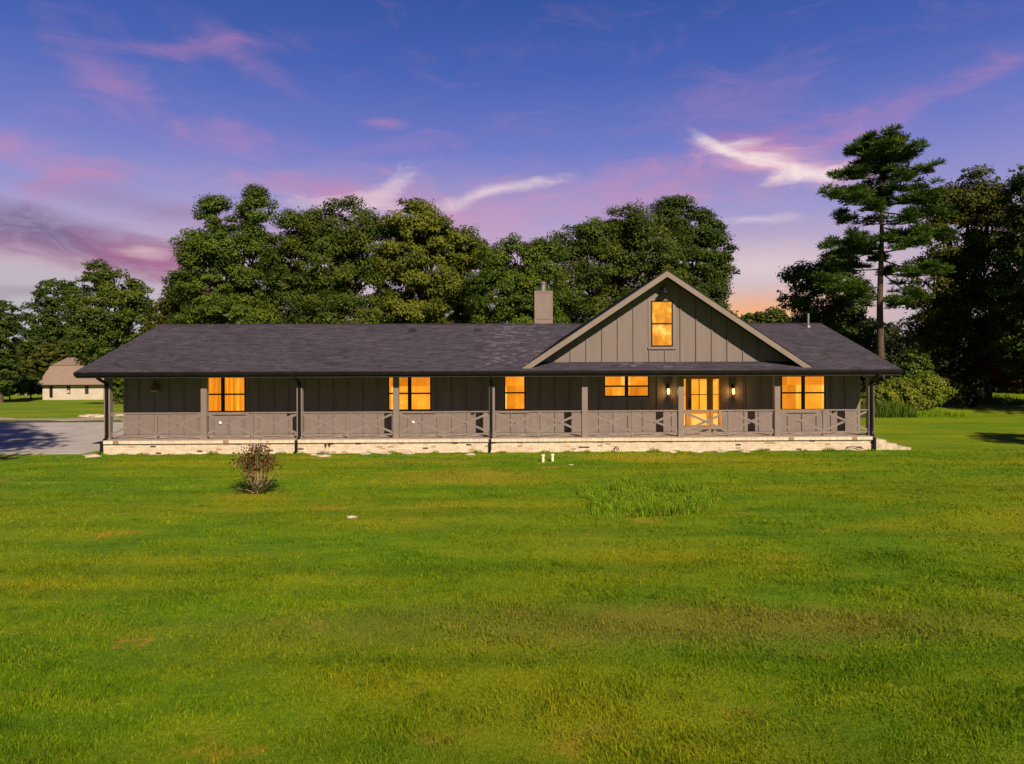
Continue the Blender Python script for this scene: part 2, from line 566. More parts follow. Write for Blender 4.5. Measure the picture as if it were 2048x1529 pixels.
def mesh_np(name, verts, faces_per, nper, material, parent=None, tint=None, smooth=False):
    """verts (N*nper, 3); faces_per: list of index tuples of one piece (all the same length)"""
    n = len(verts) // nper
    fl = len(faces_per[0])
    base = np.arange(n, dtype=np.int32)[:, None, None] * nper
    idx = (np.array(faces_per, np.int32)[None] + base).reshape(-1)
    nf = n * len(faces_per)
    me = bpy.data.meshes.new(name)
    me.vertices.add(len(verts))
    me.vertices.foreach_set('co', np.ascontiguousarray(verts, np.float32).ravel())
    me.loops.add(len(idx))
    me.loops.foreach_set('vertex_index', idx)
    me.polygons.add(nf)
    me.polygons.foreach_set('loop_start', np.arange(nf, dtype=np.int32) * fl)
    try:
        me.polygons.foreach_set('loop_total', np.full(nf, fl, np.int32))
    except Exception:
        pass
    if smooth:
        me.polygons.foreach_set('use_smooth', np.ones(nf, bool))
    me.materials.append(material)
    if tint is not None:
        a = me.color_attributes.new('tint', 'FLOAT_COLOR', 'POINT')
        cc = np.ones((len(verts), 4), np.float32)
        cc[:, :3] = tint.reshape(-1, 1) if tint.ndim == 1 else tint
        a.data.foreach_set('color', cc.ravel())
    me.update(calc_edges=True)
    me.validate()
    return link(name, me, parent)


# ---------------------------------------------------------------- terrain
def sstep(a, b, x):
    t = np.clip((np.asarray(x, float) - a) / (b - a), 0, 1)
    return t * t * (3 - 2 * t)


def terr(x, y):
    x = np.asarray(x, float)
    y = np.asarray(y, float)
    z = -3.0 * sstep(44, 135, y) * sstep(0, -26, x)
    lawn = sstep(27.6, 25.5, y)
    z = z + lawn * 0.035 * (np.sin(x * 0.55 + 1.3) * np.sin(y * 0.8) + 0.6 * np.sin(x * 1.7 + y * 0.9) * np.sin(y * 1.9 + 0.5))
    return z


def build_ground():
    xs = np.concatenate([np.array([-500, -300, -200, -140, -110, -90, -75, -60, -50, -42, -36]), np.arange(-32, 32.1, 0.5), np.array([36, 42, 50, 60, 80, 110, 150, 220, 300, 500])])
    ys = np.concatenate([np.array([-60, -40, -25, -15, -8, -3]), np.arange(0, 46.1, 0.5), np.arange(48, 150, 4), np.array([160, 180, 220, 280, 360, 500, 800])])
    X, Y = np.meshgrid(xs, ys)
    Z = terr(X, Y)
    nx, ny = len(xs), len(ys)
    v = np.stack([X, Y, Z], -1).reshape(-1, 3)
    f = [(j * nx + i, j * nx + i + 1, (j + 1) * nx + i + 1, (j + 1) * nx + i) for j in range(ny - 1) for i in range(nx - 1)]
    me = bpy.data.meshes.new('lawn')
    me.from_pydata(v.tolist(), [], f)
    me.polygons.foreach_set('use_smooth', [True] * len(f))
    me.materials.append(LAWN)
    structure(link('lawn', me))


build_ground()
rng = np.random.default_rng(7)


def blades(name, P, h, w, tint, lean, material, parent=None, simple=False):
    """one bent blade per point: four vertices, a quad and a tip"""
    n = len(P)
    a = rng.uniform(0, 2 * np.pi, n)
    side = np.stack([np.cos(a), np.sin(a), np.zeros(n)], -1) * (w / 2)[:, None]
    b = rng.uniform(0, 2 * np.pi, n)
    ln = np.stack([np.cos(b), np.sin(b), np.zeros(n)], -1) * (h * lean * rng.uniform(0.2, 1.3, n))[:, None]
    up = np.stack([np.zeros(n), np.zeros(n), h], -1)
    if simple:
        v = np.stack([P - side, P + side, P + ln + up], 1).reshape(-1, 3)
        return mesh_np(name, v, [(0, 1, 2)], 3, material, parent, np.repeat(tint, 3))
    v = np.stack([P - side, P + side, P + ln * 0.35 + up * 0.6 + side * 0.7, P + ln + up, P + ln * 0.35 + up * 0.6 - side * 0.7], 1).reshape(-1, 3)
    tv = np.repeat(tint, 5)
    return mesh_np(name, v, [(0, 1, 2), (0, 2, 4), (4, 2, 3)], 5, material, parent, tv)


def build_grass():
    parts = []
    for y0, y1, dens, h, w in ((5.4, 8.5, 2600, 0.052, 0.0085), (8.5, 13, 1150, 0.052, 0.012), (13, 20, 420, 0.050, 0.021), (20, 28.0, 170, 0.050, 0.034)):
        half = lambda y: 0.75 * y + 0.6
        area = (half(y0) + half(y1)) * (y1 - y0)
        n = int(area * dens)
        y = np.sqrt(rng.uniform(y0 ** 2, y1 ** 2, n))
        x = rng.uniform(-1, 1, n) * half(y) + y * 0.0237
        keep = ~((y > 27.85) & (x > -16.6) & (x < 15.3))
        keep &= ~((y > 27.6) & (x < -16.0))
        x, y = x[keep], y[keep]
        # clumps and mower passes make the sward uneven
        cl = 0.75 + 0.35 * np.sin(x * 2.1 + 1.7 * np.sin(y * 1.3)) * np.sin(y * 2.6 + 1.1 * np.sin(x * 0.9)) + 0.25 * np.sin(x * 7.1 + y * 3.0) * np.sin(y * 6.3 - x * 2.0)
        hh = h * (0.55 + rng.gamma(4, 0.11, len(x))) * np.clip(cl, 0.4, 1.5)
        parts.append((np.stack([x, y, terr(x, y) - 0.004], -1), hh, w * rng.uniform(0.7, 1.3, len(x))))
    far = parts[2:]
    parts = parts[:2]
    P = np.concatenate([p[0] for p in parts])
    H = np.concatenate([p[1] for p in parts])
    W = np.concatenate([p[2] for p in parts])
    o = blades('lawn_grass', P, H, W, rng.uniform(0, 1, len(P)) ** 1.1, 0.75, BLADE)
    o['kind'] = 'stuff'
    o['label'] = 'short mown green grass of the front lawn'
    P = np.concatenate([p[0] for p in far])
    H = np.concatenate([p[1] for p in far])
    W = np.concatenate([p[2] for p in far])
    o2 = blades('distant_lawn_grass', P, H, W, rng.uniform(0, 1, len(P)) ** 1.1, 0.75, BLADE, simple=True)
    o2['kind'] = 'stuff'
    o2['label'] = 'short mown green grass of the lawn nearer the house'


build_grass()

# driveway: poured slabs with open joints, and the pale gravel lane beyond it
def build_drive():
    e = bpy.data.objects.new('driveway', None)
    e['kind'] = 'structure'
    COL.objects.link(e)
    xs = [-46, -40, -34.5, -29, -24.5, -20.3, -16.15]
    ys = [28.3, 33.2, 38.2, 43.2]
    rr = random.Random(4)
    for j in range(3):
        for i in range(len(xs) - 1):
            if j == 2 and i < 2:
                continue
            MB().box(xs[i] + 0.012, xs[i + 1] - 0.012, ys[j] + 0.012, ys[j + 1] - 0.012, -0.1, 0.03 + rr.uniform(-.004, .004)).build('concrete_slab', CONCRETE, e, bevel=0.01)
    g = mat('pale_gravel', (0.42, 0.37, 0.30), 0.95, 0.3, 5, 1.0, 25)
    v, f = [], []
    for k in range(33):
        x = -64 + k * 1.5
        yc = 46.5 + 0.02 * (x + 20) + 0.5 * math.sin(x * 0.3)
        w = 0.9 + 0.5 * math.sin(x * 0.9) + 0.25 * math.sin(x * 2.3)
        for s in (-1, 1):
            yy = yc + s * w
            v.append((x, yy, float(terr(x, yy)) + 0.012))
    f = [(2 * k, 2 * k + 2, 2 * k + 3, 2 * k + 1) for k in range(32)]
    me = bpy.data.meshes.new('gravel_lane')
    me.from_pydata(v, [], f)
    me.materials.append(g)
    structure(link('gravel_lane', me))
    dark = mat('dark_gravel', (0.10, 0.095, 0.095), 0.95, 0.4, 3, 1.0, 25)
    v = [(-60, 38.6, .008), (-34.3, 38.6, .008), (-34.3, 40.2, .008), (-27, 43.6, .008), (-21, 44.4, .008), (-30, 45.2, .008), (-60, 45.4, .008)]
    me = bpy.data.meshes.new('gravel_apron')
    me.from_pydata(v, [], [tuple(range(7))])
    me.materials.append(dark)
    structure(link('gravel_apron', me))


build_drive()

# ================================================================= the house
YE, YF, YP, YG, YW, YR = 27.7, 28.05, 28.4, 28.7, 29.75, 34.65    # eave, plinth face, posts, gable face, wall, ridge
XL, XR = gx(150, YE, 745), gx(1803, YE, 745)                                             # roof ends
WL, WR = gx(248, YW), gx(1719, YW)                                             # wall ends
ZF, ZE, PITCH = 0.55, 3.22, 0.315
ZR = ZE + PITCH * (YR - YE)
house = thing('ranch_house', 'long taupe board-sided ranch house with dark shingle roof and lit windows', 'house', (0, YW, 0))


def roof_z(y):
    return ZE + PITCH * (min(y, 2 * YR - y) - YE)


# --- plinth of painted brick
fx0, fx1 = gx(207, YF, 890), gx(1746, YF, 890)
found = MB().box(fx0 + .01, fx1 - .01, YF + 0.012, YW - 0.05, -0.15, ZF - 0.145).build('foundation', MORTAR, house)
rb = random.Random(11)
bricks = []
CH, CL = 0.0655, 0.212
for r_ in range(7):
    z0 = -0.05 + r_ * CH
    x = fx0 - (r_ % 2) * CL / 2
    while x < fx1:
        a, b = max(x, fx0), min(x + CL - 0.009, fx1)
        if b - a > 0.03:
            k = rb.random()
            sh = rb.uniform(0.88, 1.05)
            c = (sh, sh, sh)
            if k < 0.022:
                c = (0.12, 0.10, 0.09)
            elif k < 0.06:
                c = (0.62, 0.5, 0.42)
            elif k < 0.09:
                c = (sh, sh * 0.86, sh * 0.7)
            bricks.append((a, b, z0, z0 + CH - 0.007, rb.uniform(-0.004, 0.004), c, r_))
        x += CL
order = sorted(range(len(bricks)), key=lambda i: abs((bricks[i][0] + bricks[i][1]) / 2 + 0.5) + (50 if bricks[i][6] < 1 else 0))
single = set(order[:300])
rest = MB()
shared = {}
for i, (a, b, z0, z1, dy, c, r_) in enumerate(bricks):
    if i in single:
        key = (round(b - a, 3), round(c[0], 1), round(c[2], 1))
        if key not in shared:
            m = MB().box(-(b - a) / 2, (b - a) / 2, 0, 0.04, 0, z1 - z0, c)
            o = m.build('brick', BRICK, found, tint=True)
            shared[key] = o.data
        else:
            o = link('brick', shared[key], found)
        o.location = ((a + b) / 2, YF + dy, z0)
    else:
        rest.box(a, b, YF + dy, YF + 0.04, z0, z1, c)
rest.build('outer_bricks', BRICK, found, tint=True, kind='stuff')
# overhanging rowlock cap and footing ledge
x = fx0 - 0.02
cap = MB()
while x < fx1 + 0.02:
    k = rb.uniform(0.9, 1.05)
    c = (k, k, k) if rb.random() > 0.03 else (0.45, 0.36, 0.3)
    cap.box(x, min(x + 0.205, fx1 + .02), YF - 0.075 + rb.uniform(-.003, .003), YF + 0.12, ZF - 0.13, ZF - 0.012, c)
    x += 0.212
cap.build('cap_course', BRICK, found, tint=True, kind='stuff')
MB().box(fx0 - 0.05, fx1 + 0.1, YF - 0.07, YF - 0.002, -0.12, 0.010).build('footing', STONE, found)
MB().box(fx0 - 0.02, fx1 + 0.02, YF + 0.125, YW, ZF - 0.14, ZF).build('porch_floor', PORCHFLOOR, house)
cf = MB().box(fx0 - 0.02, fx1 + 0.02, YF - 0.078, YF + 0.122, ZF - 0.010, ZF + 0.002).build('porch_floor_edge', PORCHFLOOR, house)

# --- walls: a body with boards and battens on the front
wall = MB().box(WL, WR, YW + 0.022, 2 * YR - YW, ZF - .3, 3.03).build('wall', TAUPE, house)
for xx, s in ((WL + .02, 1), (WR - .02, -1)):
    MB().add([(xx, YW + .03, 3.03), (xx, 2 * YR - YW - .03, 3.03), (xx, YR, ZR - 0.25), (xx + .1 * s, YW + .03, 3.03), (xx + .1 * s, 2 * YR - YW - .03, 3.03), (xx + .1 * s, YR, ZR - .25)],
             [(0, 1, 2), (5, 4, 3), (0, 2, 5, 3), (1, 4, 5, 2), (0, 3, 4, 1)]).build('end_gable', TAUPE, wall)

windows = [  # x0, x1, y0, y1 of the frame in the photograph, number of sashes, pane
    (401, 492, 753, 825, 2, PANE), (776, 863, 752.5, 822, 2, PANE2), (1008, 1051, 751, 821, 1, PANE2),
    (1207.5, 1298, 751, 794.5, 2, PANE2), (1561, 1650, 751, 821, 2, PANE2)]
WIN = [(gx(a, YW), gx(b, YW), gz(d, YW, (a + b) / 2), gz(c, YW, (a + b) / 2), n, p) for a, b, c, d, n, p in windows]
BW = 0.615
k = 0
x = WL
edges = []
while x < WR - 0.05:
    x1 = min(x + BW, WR)
    MB().box(x + 0.004, x1 - 0.032, YW, YW + 0.021, ZF + 0.02, 3.03).build('siding_board', TAUPE, wall)
    edges.append(x)
    x = x1
edges.append(WR)
door_x0, door_x1 = gx(1363, YW), gx(1443, YW)
for e in edges:
    segs = [(ZF + 0.02, 3.02)]
    for a, b, z0, z1, n, p in WIN:
        if a - 0.1 < e < b + 0.1:
            segs = [(ZF + 0.02, z0 - 0.125)]
    if door_x0 - 0.06 < e < door_x1 + 0.06:
        continue
    for z0, z1 in segs:
        MB().box(e - 0.012, e + 0.024, YW - 0.028, YW - 0.0005, z0, z1).build('batten', TAUPE, wall)
MB().box(WL - 0.012, WL + 0.1, YW - 0.024, YW - 0.001, ZF + .01, 3.02).build('corner_board', TRIM, wall)
MB().box(WR - 0.1, WR + 0.012, YW - 0.024, YW - 0.001, ZF + .01, 3.02).build('corner_board', TRIM, wall)


def window(x0, x1, z0, z1, n, pane, yf, trim_top=True, tw=0.1):
    """double-hung sashes in a black frame inside a painted casing; yf is the face of the siding"""
    w = MB()
    w.box(x0, x1, yf - 0.05, yf - 0.001, z1 - 0.055, z1).box(x0, x1, yf - 0.05, yf - 0.001, z0, z0 + 0.06)
    w.box(x0, x0 + 0.055, yf - 0.048, yf - 0.002, z0 + .06, z1 - .055).box(x1 - 0.055, x1, yf - 0.048, yf - 0.002, z0 + .06, z1 - .055)
    mid = (x0 + x1) / 2
    if n == 2:
        w.box(mid - 0.075, mid + 0.075, yf - 0.049, yf - 0.002, z0 + .06, z1 - .055)
    root = w.build('window', BLACK, house)
    bays = [(x0 + 0.055, x1 - 0.055)] if n == 1 else [(x0 + 0.055, mid - 0.075), (mid + 0.075, x1 - 0.055)]
    zm = (z0 + z1) / 2
    for a, b in bays:
        s = MB()
        s.box(a, b, yf - 0.038, yf - 0.004, zm - 0.032, zm + 0.032)
        s.build('meeting_rail', BLACK, root)
        MB().box(a + .001, b - .001, yf - 0.020, yf - 0.003, zm + 0.033, z1 - 0.056).build('pane', pane, root)
        MB().box(a + .001, b - .001, yf - 0.012, yf - 0.003, z0 + 0.061, zm - 0.033).build('pane', pane, root)
    t = tw
    MB().box(x0 - t, x0 - .002, yf - 0.032, yf - 0.001, z0 - 0.002, z1 + (t if trim_top else 0)).build('casing', TRIM, root)
    MB().box(x1 + .002, x1 + t, yf - 0.032, yf - 0.001, z0 - 0.002, z1 + (t if trim_top else 0)).build('casing', TRIM, root)
    MB().box(x0 - t - .02, x1 + t + .02, yf - 0.06, yf - 0.001, z0 - 0.10, z0 - 0.004).build('sill', TRIM, root)
    if trim_top:
        MB().box(x0 - .001, x1 + .001, yf - 0.030, yf - 0.001, z1 + 0.002, z1 + t).build('casing', TRIM, root)
    return root


for a, b, z0, z1, n, p in WIN:
    window(a, b, z0, z1, n, p, YW, trim_top=False)

# --- front door with sidelights on a raised threshold
dz0, dz1 = gz(853.5, YW, 1400), gz(751, YW, 1400)
dl, dr = gx(1375, YW), gx(1420, YW)
door = MB()
gl0, gl1 = gx(1382.7, YW), gx(1413.2, YW)
gzb, gzt = gz(820.5, YW, 1400), gz(758.5, YW, 1400)
lp0, lp1 = gz(850.5, YW, 1400), gz(827.5, YW, 1400)
yd = YW - 0.03
door.box(dl, gl0, yd, YW - .001, dz0 + .012, dz1 - .03).box(gl1, dr, yd, YW - .001, dz0 + .012, dz1 - .03)
door.box(gl0, gl1, yd + .001, YW - .001, gzt, dz1 - .03).box(gl0, gl1, yd + .001, YW - .001, lp1, gzb).box(gl0, gl1, yd + .001, YW - .001, dz0 + .012, lp0)
d_o = door.build('front_door', WOOD, house)
d_o['label'] = 'amber wooden front door with four lit panes'
mx_, mz_ = (gl0 + gl1) / 2, (gzb + gzt) / 2
MB().box(mx_ - .016, mx_ + .016, yd - .002, YW - .002, gzb, gzt).box(gl0, mx_ - .016, yd - .001, YW - .003, mz_ - .016, mz_ + .016).box(mx_ + .016, gl1, yd - .001, YW - .003, mz_ - .016, mz_ + .016).build('muntin', WOOD, d_o)
for a, b in ((gl0, mx_ - .016), (mx_ + .016, gl1)):
    for c, d in ((gzb, mz_ - .016), (mz_ + .016, gzt)):
        MB().box(a + .001, b - .001, yd + .014, YW - .004, c + .001, d - .001).build('pane', PANED, d_o)
SUNLITWOOD = mat('sunlit_amber_wood', (0.80, 0.50, 0.11), 0.45, 0.12, 3, 0.15, 50)  # door wood of the lower panels, sunlight put into its colour
MB().box(gl0 + .002, gl1 - .002, yd + .012, YW - .004, lp0 + .001, lp1 - .001).build('lower_panel', SUNLITWOOD, d_o, bevel=.006)
hx = gx(1379, YW)
hm = MB().box(hx - .03, hx + .03, yd - .02, yd - .001, 1.62, 1.95).tube([(hx, yd - .02, 1.68), (hx, yd - .08, 1.70), (hx, yd - .085, 1.85), (hx, yd - .02, 1.88)], .012, 6)
hm.lathe((hx, yd - .03, 1.99), [(.02, -.03), (.032, -.01), (.032, .02), (.02, .035)], 10)
hm.build('handle', BLACK, d_o)
fr = MB()
for a, b in ((1362, 1365.5), (1371, 1375), (1420, 1425), (1437, 1442.5)):
    fr.box(gx(a, YW), gx(b, YW), YW - .07, YW - .001, dz0, dz1)
fr.box(gx(1362, YW), gx(1442.5, YW), YW - .069, YW - .001, dz1 + .001, dz1 + .09)
fr.box(gx(1365.6, YW), gx(1370.9, YW), YW - .03, YW - .001, gzb - .14, gzb).box(gx(1425.1, YW), gx(1436.9, YW), YW - .03, YW - .001, gzb - .14, gzb)
fr.box(gx(1365.6, YW), gx(1370.9, YW), YW - .03, YW - .001, gzt, dz1).box(gx(1425.1, YW), gx(1436.9, YW), YW - .03, YW - .001, gzt, dz1)
f_o = fr.build('door_frame', WOOD, house)
for a, b in ((1365.6, 1370.9), (1425.1, 1436.9)):
    s = MB().box(gx(a, YW), gx(b, YW), YW - .012, YW - .002, mz_ + .012, gzt - .001).build('pane', PANED, f_o)
    MB().box(gx(a, YW), gx(b, YW), YW - .012, YW - .002, gzb + .001, mz_ - .012).build('pane', PANED, f_o)
    MB().box(gx(a, YW), gx(b, YW), YW - .02, YW - .002, mz_ - .011, mz_ + .011).build('muntin', WOOD, f_o)
    MB().box(gx(a, YW), gx(b, YW), YW - .016, YW - .002, dz0 + .03, gzb - .141).build('lower_panel', SUNLITWOOD, f_o)
MB().box(gx(1360, YW), gx(1446, YW), YW - .42, YW - .071, ZF + .001, ZF + .17).box(gx(1362, YW), gx(1444, YW), YW - .07, YW - .0005, ZF + .001, dz0 - .003).build('door_step', TRIM, house, bevel=.006)

# --- posts
post_px = [217, 409.5, 600.5, 792.5, 984, 1169, 1361, 1553, 1740]
PX = [gx(p, YP, 815) for p in post_px]
PW = 0.115
for p in PX:
    m = MB().box(p - PW, p + PW, YP - PW, YP + PW, ZF + .003, 3.0)
    m.box(p - PW - .02, p + PW + .02, YP - PW - .02, YP + PW + .02, ZF + .002, ZF + .055)
    m.build('porch_post', TRIM, house, bevel=.006)
MB().box(PX[0] - .3, PX[-1] + .3, YP - .1, YP + .1, 3.001, 3.2).build('porch_beam', TRIM, house)
MB().box(XL + .05, XR - .05, YE + .06, YW + .3, 3.032, 3.055).build('porch_ceiling', FASCIA, house)

# --- railing bays: rails, a middle picket and two crosses each
ZT, ZB = 1.585, 0.70
for i in range(len(PX) - 1):
    a, b = PX[i] + PW, PX[i + 1] - PW
    y = YP - 0.02
    mid = (a + b) / 2
    rail = MB().box(a + .001, b - .001, y - .05, y + .05, ZT - .025, ZT + .025).build('railing', TRIM, house, bevel=.005)
    MB().box(a + .001, b - .001, y - .03, y + .03, ZB - .03, ZB + .03).build('bottom_rail', TRIM, rail)
    MB().box(mid - .035, mid + .035, y - .034, y + .034, ZF + .004, ZT - .026).build('picket', TRIM, rail)
    for c, d in ((a, mid - .035), (mid + .035, b)):
        for s, (p, q) in enumerate((((c, ZB + .07), (d, ZT - .065)), ((c, ZT - .065), (d, ZB + .07)))):
            yy = y + (-.014 if s else .016)
            MB().bar((p[0] + .01, yy, p[1]), (q[0] - .01, yy, q[1]), .028, .085).build('brace', TRIM, rail)

# --- main roof
TH = 0.14
nz_ = math.hypot(1, PITCH)
roof = MB()
prof = [(YE, ZE), (YR, ZR), (2 * YR - YE, ZE), (2 * YR - YE, ZE - TH), (YR, ZR - TH), (YE, ZE - TH)]
roof.add([(XL, y, z) for y, z in prof] + [(XR, y, z) for y, z in prof],
         [(0, 1, 4, 5), (1, 2, 3, 4), (11, 10, 7, 6), (10, 9, 8, 7), (0, 6, 7, 1), (1, 7, 8, 2), (5, 4, 10, 11), (4, 3, 9, 10), (0, 5, 11, 6), (2, 8, 9, 3)])
roof_o = roof.build('roof', ROOFBASE, house)


def shingles(name, o, ux, us, un, length, slope, parent, seed, clip=None):
    """courses of tabs on a plane: o corner at the eave, ux along, us up the slope, un outward"""
    r = np.random.default_rng(seed)
    o, ux, us, un = (np.array(q, float) for q in (o, ux, us, un))
    EXP, TW = 0.142, 0.305
    nc = int(slope / EXP)
    V, C = [], []
    for k in range(nc):
        st = -r.uniform(0, TW)
        w = r.choice([0.16, 0.22, 0.305, 0.36], size=int(length / 0.2) + 6)
        a = st + np.concatenate([[0], np.cumsum(w)])[:-1]
        b = a + w - 0.004
        a, b = np.clip(a, 0, length), np.clip(b, 0, length)
        ok = b - a > 0.02
        a, b = a[ok], b[ok]
        n = len(a)
        s0 = k * EXP + r.normal(0, 0.004, n)
        s1 = np.full(n, min((k + 1) * EXP + 0.025, slope))
        lift = 0.010 + r.choice([0, 0.008], size=n, p=[.55, .45]) + r.uniform(0, 0.003, n)
        q = lambda x, s, h: o + x[:, None] * ux + s[:, None] * us + (h[:, None] if hasattr(h, 'shape') else h) * un
        V.append(np.stack([q(a, s0, 0.0), q(b, s0, 0.0), q(b, s0, lift), q(a, s0, lift), q(b, s1, lift * .25), q(a, s1, lift * .25)], 1))
        t = r.normal(1.0, 0.16, n)
        xm = (a + b) / 2
        t += 0.10 * np.sin(xm * 1.1 + k * 0.5) * np.sin(k * 0.35 + xm * 0.3)
        wx = o[0] + xm * ux[0]
        worn = np.exp(-((wx - 0.3 - .1 * k * .142) / 1.3) ** 2) + .8 * np.exp(-((wx - 11.6) / .9) ** 2) * (k < 22) + .5 * np.exp(-((wx - 5.8) / 1.0) ** 2) * (k < 8)
        t = np.where((r.uniform(0, 1, n) < .22 * worn) & (abs(ux[0]) > .5) & (k > 2), t * 2.1, t)
        C.append(np.repeat(np.clip(t, .55, 2.4), 6))
    V = np.concatenate(V).reshape(-1, 3)
    C = np.concatenate(C)
    so = mesh_np(name, V, [(0, 1, 2, 3), (3, 2, 4, 5)], 6, SHINGLE, parent, C)
    so['kind'] = 'stuff'
    return so


SL = (YR - YE) * nz_
shingles('shingles', (XL, YE - .01, ZE + .001), (1, 0, 0), (0, 1 / nz_, PITCH / nz_), (0, -PITCH / nz_, 1 / nz_), XR - XL, SL, roof_o, 3)
x = XL
rc = MB()
while x < XR:
    for s in (1, -1):
        rc.add([(x, YR, ZR + .034), (min(x + .33, XR), YR, ZR + .026), (min(x + .33, XR), YR - s * .15, ZR + .026 - .15 * PITCH), (x, YR - s * .15, ZR + .034 - .15 * PITCH)], [(0, 1, 2, 3) if s < 0 else (3, 2, 1, 0)], rb.uniform(.75, 1.15))
    x += .3
rc.build('ridge_cap', SHINGLE, roof_o, tint=True, kind='stuff')
for xx, s in ((XL, -1), (XR, 1)):
    MB().add([(xx + s * .001, y, z + .012 - d) for d in (0, .19) for y, z in ((YE, ZE), (YR, ZR), (2 * YR - YE, ZE))] + [(xx + s * .03, y, z + .012 - d) for d in (0, .19) for y, z in ((YE, ZE), (YR, ZR), (2 * YR - YE, ZE))],
             [(0, 1, 4, 3), (1, 2, 5, 4), (9, 10, 7, 6), (10, 11, 8, 7), (0, 6, 7, 1), (1, 7, 8, 2), (3, 4, 10, 9), (4, 5, 11, 10), (0, 3, 9, 6), (2, 8, 11, 5)]).build('barge_board', GUTTER, roof_o)

# --- fascia, gutter, downspouts
MB().box(XL + .02, XR - .02, YE + .012, YE + .045, 2.985, ZE - TH + 0.10).build('fascia', FASCIA, house)
gp = [(YE + .008, 3.205), (YE + .008, 3.065), (YE - .055, 3.065), (YE - .085, 3.13), (YE - .085, 3.16), (YE - .105, 3.175), (YE - .105, 3.205), (YE - .095, 3.205), (YE - .095, 3.185), (YE - .005, 3.185)]
gm = MB()
n = len(gp)
gm.add([(XL - .01, y, z) for y, z in gp] + [(XR + .01, y, z) for y, z in gp], [tuple(range(n - 1, -1, -1)), tuple(range(n, 2 * n))] + [(i, (i + 1) % n, (i + 1) % n + n, i + n) for i in range(n)])
gm.build('gutter', GUTTER, house)
for px, top in ((212.5, 196), (598.5, 588), (983, 983), (1745, 1756)):
    x1, x0 = gx(px, YP - .2), gx(top, YE, 750)
    yb = YP - PW - .055
    path = [(x0, YE - .04, 3.09), (x0, YE - .04, 2.99), ((x0 + x1) / 2, (YE + yb) / 2, 2.86), (x1, yb, 2.74), (x1, yb, .74), (x1 - .01, yb - .05, .60), (x1 - .05, YF - .10, .47), (x1 - .05, YF - .10, .12), (x1 - .09, YF - .2, .045)]
    dn = MB().tube(path, [.058] * len(path), 4, 1.15, twist=math.pi / 4).build('downspout', GUTTER, house)
    for zz in (.70, .55, 2.70):
        MB().box(x1 - .055 - (.045 if zz < .6 else 0), x1 + .055 - (.045 if zz < .6 else 0), (YF - .155 if zz < .6 else yb - .055), (YF - .15 + .1 if zz < .6 else yb + .05), zz - .02, zz).build('strap', STEEL if zz == .55 else GUTTER, dn)

# --- cross gable over the entry
AP = at(1330, 542, YE + .25)
YB = YE + .25
hw = (gx(1628, YB, 738) - gx(1040, YB, 738)) / 2
gxm = (gx(1628, YB, 738) + gx(1040, YB, 738)) / 2
zfoot = gz(738, YB, 1330)
S2 = (AP.z - zfoot) / hw
YBK = 32.2
gr = MB()
t2 = .12
gpf = [(-hw, zfoot), (0, AP.z), (hw, zfoot), (hw, zfoot - t2), (0, AP.z - t2), (-hw, zfoot - t2)]
gr.prism([(gxm + a, z) for a, z in reversed(gpf)], YB + .03, YBK)
gable_roof = gr.build('gable_roof', ROOFBASE, house)
n2 = math.hypot(1, S2)
zk_ = roof_z(YBK) - .1
MB().prism([(gxm - (AP.z - t2 - zk_) / S2, zk_), (gxm + (AP.z - t2 - zk_) / S2, zk_), (gxm, AP.z - t2 - .003)], YBK - .35, YBK - .3).build('gable_back', TAUPE, house)
for s in (-1, 1):
    corner = (gxm + s * hw, YB + .01 if s < 0 else YBK, zfoot + .001)
    ux = (0, 1, 0) if s < 0 else (0, -1, 0)
    # along the eave (y), up towards the ridge
    shingles('shingles', corner, ux, (-s / n2, 0, S2 / n2), (s * S2 / n2, 0, 1 / n2), YBK - YB - .01, hw * n2, gable_roof, 20 + s)
BH = .235
for s in (-1, 1):
    MB().prism([(gxm + s * (hw + .03), zfoot - .02 - .0), (gxm, AP.z), (gxm, AP.z - BH), (gxm + s * (hw - .25), zfoot - .02 - .0 + .25 * S2 - BH * 1.0 + 0.0), (gxm + s * (hw - .16), zfoot - .025)][::(-1 if s < 0 else 1)][::-1], YB - .012, YB + .028).build('barge_board', TRIM, gable_roof)
    MB().prism([(gxm + s * (hw + .05), zfoot - .01), (gxm, AP.z + .045), (gxm, AP.z + .003), (gxm + s * (hw + .03), zfoot - .018)][::(1 if s < 0 else -1)], YB - .03, YB + .05).build('drip_edge', BLACK, gable_roof)
# gable face boards
zb = roof_z(YG) + .012
gwall_poly = lambda x: AP.z - t2 - abs(x - gxm) * S2
hwall = (AP.z - t2 - zb) / S2
gwall = MB().prism([(gxm - hwall, zb), (gxm + hwall, zb), (gxm, AP.z - t2 - .003)], YG + .022, YG + .06).build('gable_wall', TAUPE, house)
GB = gx(1160, YG) - gx(1128.5, YG)
x = gx(1298, YG, 650)
while x > gxm - hwall:
    x -= GB
while x < gxm + hwall:
    a, b = max(x + .004, gxm - hwall + .03), min(x + GB - .034, gxm + hwall - .03)
    if b - a > .05:
        top = [(b, gwall_poly(b) - .004)] + ([(gxm, gwall_poly(gxm) - .004)] if a < gxm < b else []) + [(a, gwall_poly(a) - .004)]
        MB().prism([(a, zb + .002), (b, zb + .002)] + top, YG, YG + .021).build('siding_board', TAUPE, gwall)
    if abs(x - gxm) < hwall - .1:
        zt = gwall_poly(x) - .03
        inwin = gx(1290, YG) < x < gx(1357, YG)
        MB().box(x - .012, x + .024, YG - .03, YG - .0005, zb + .002, min(zt, gz(700, YG)) if inwin else zt).build('batten', TAUPE, gwall)
    x += GB
gw = window(gx(1301.5, YG, 650), gx(1345.5, YG, 650), gz(694, YG, 1324), gz(602, YG, 1324), 1, PANE3, YG, True, .105)
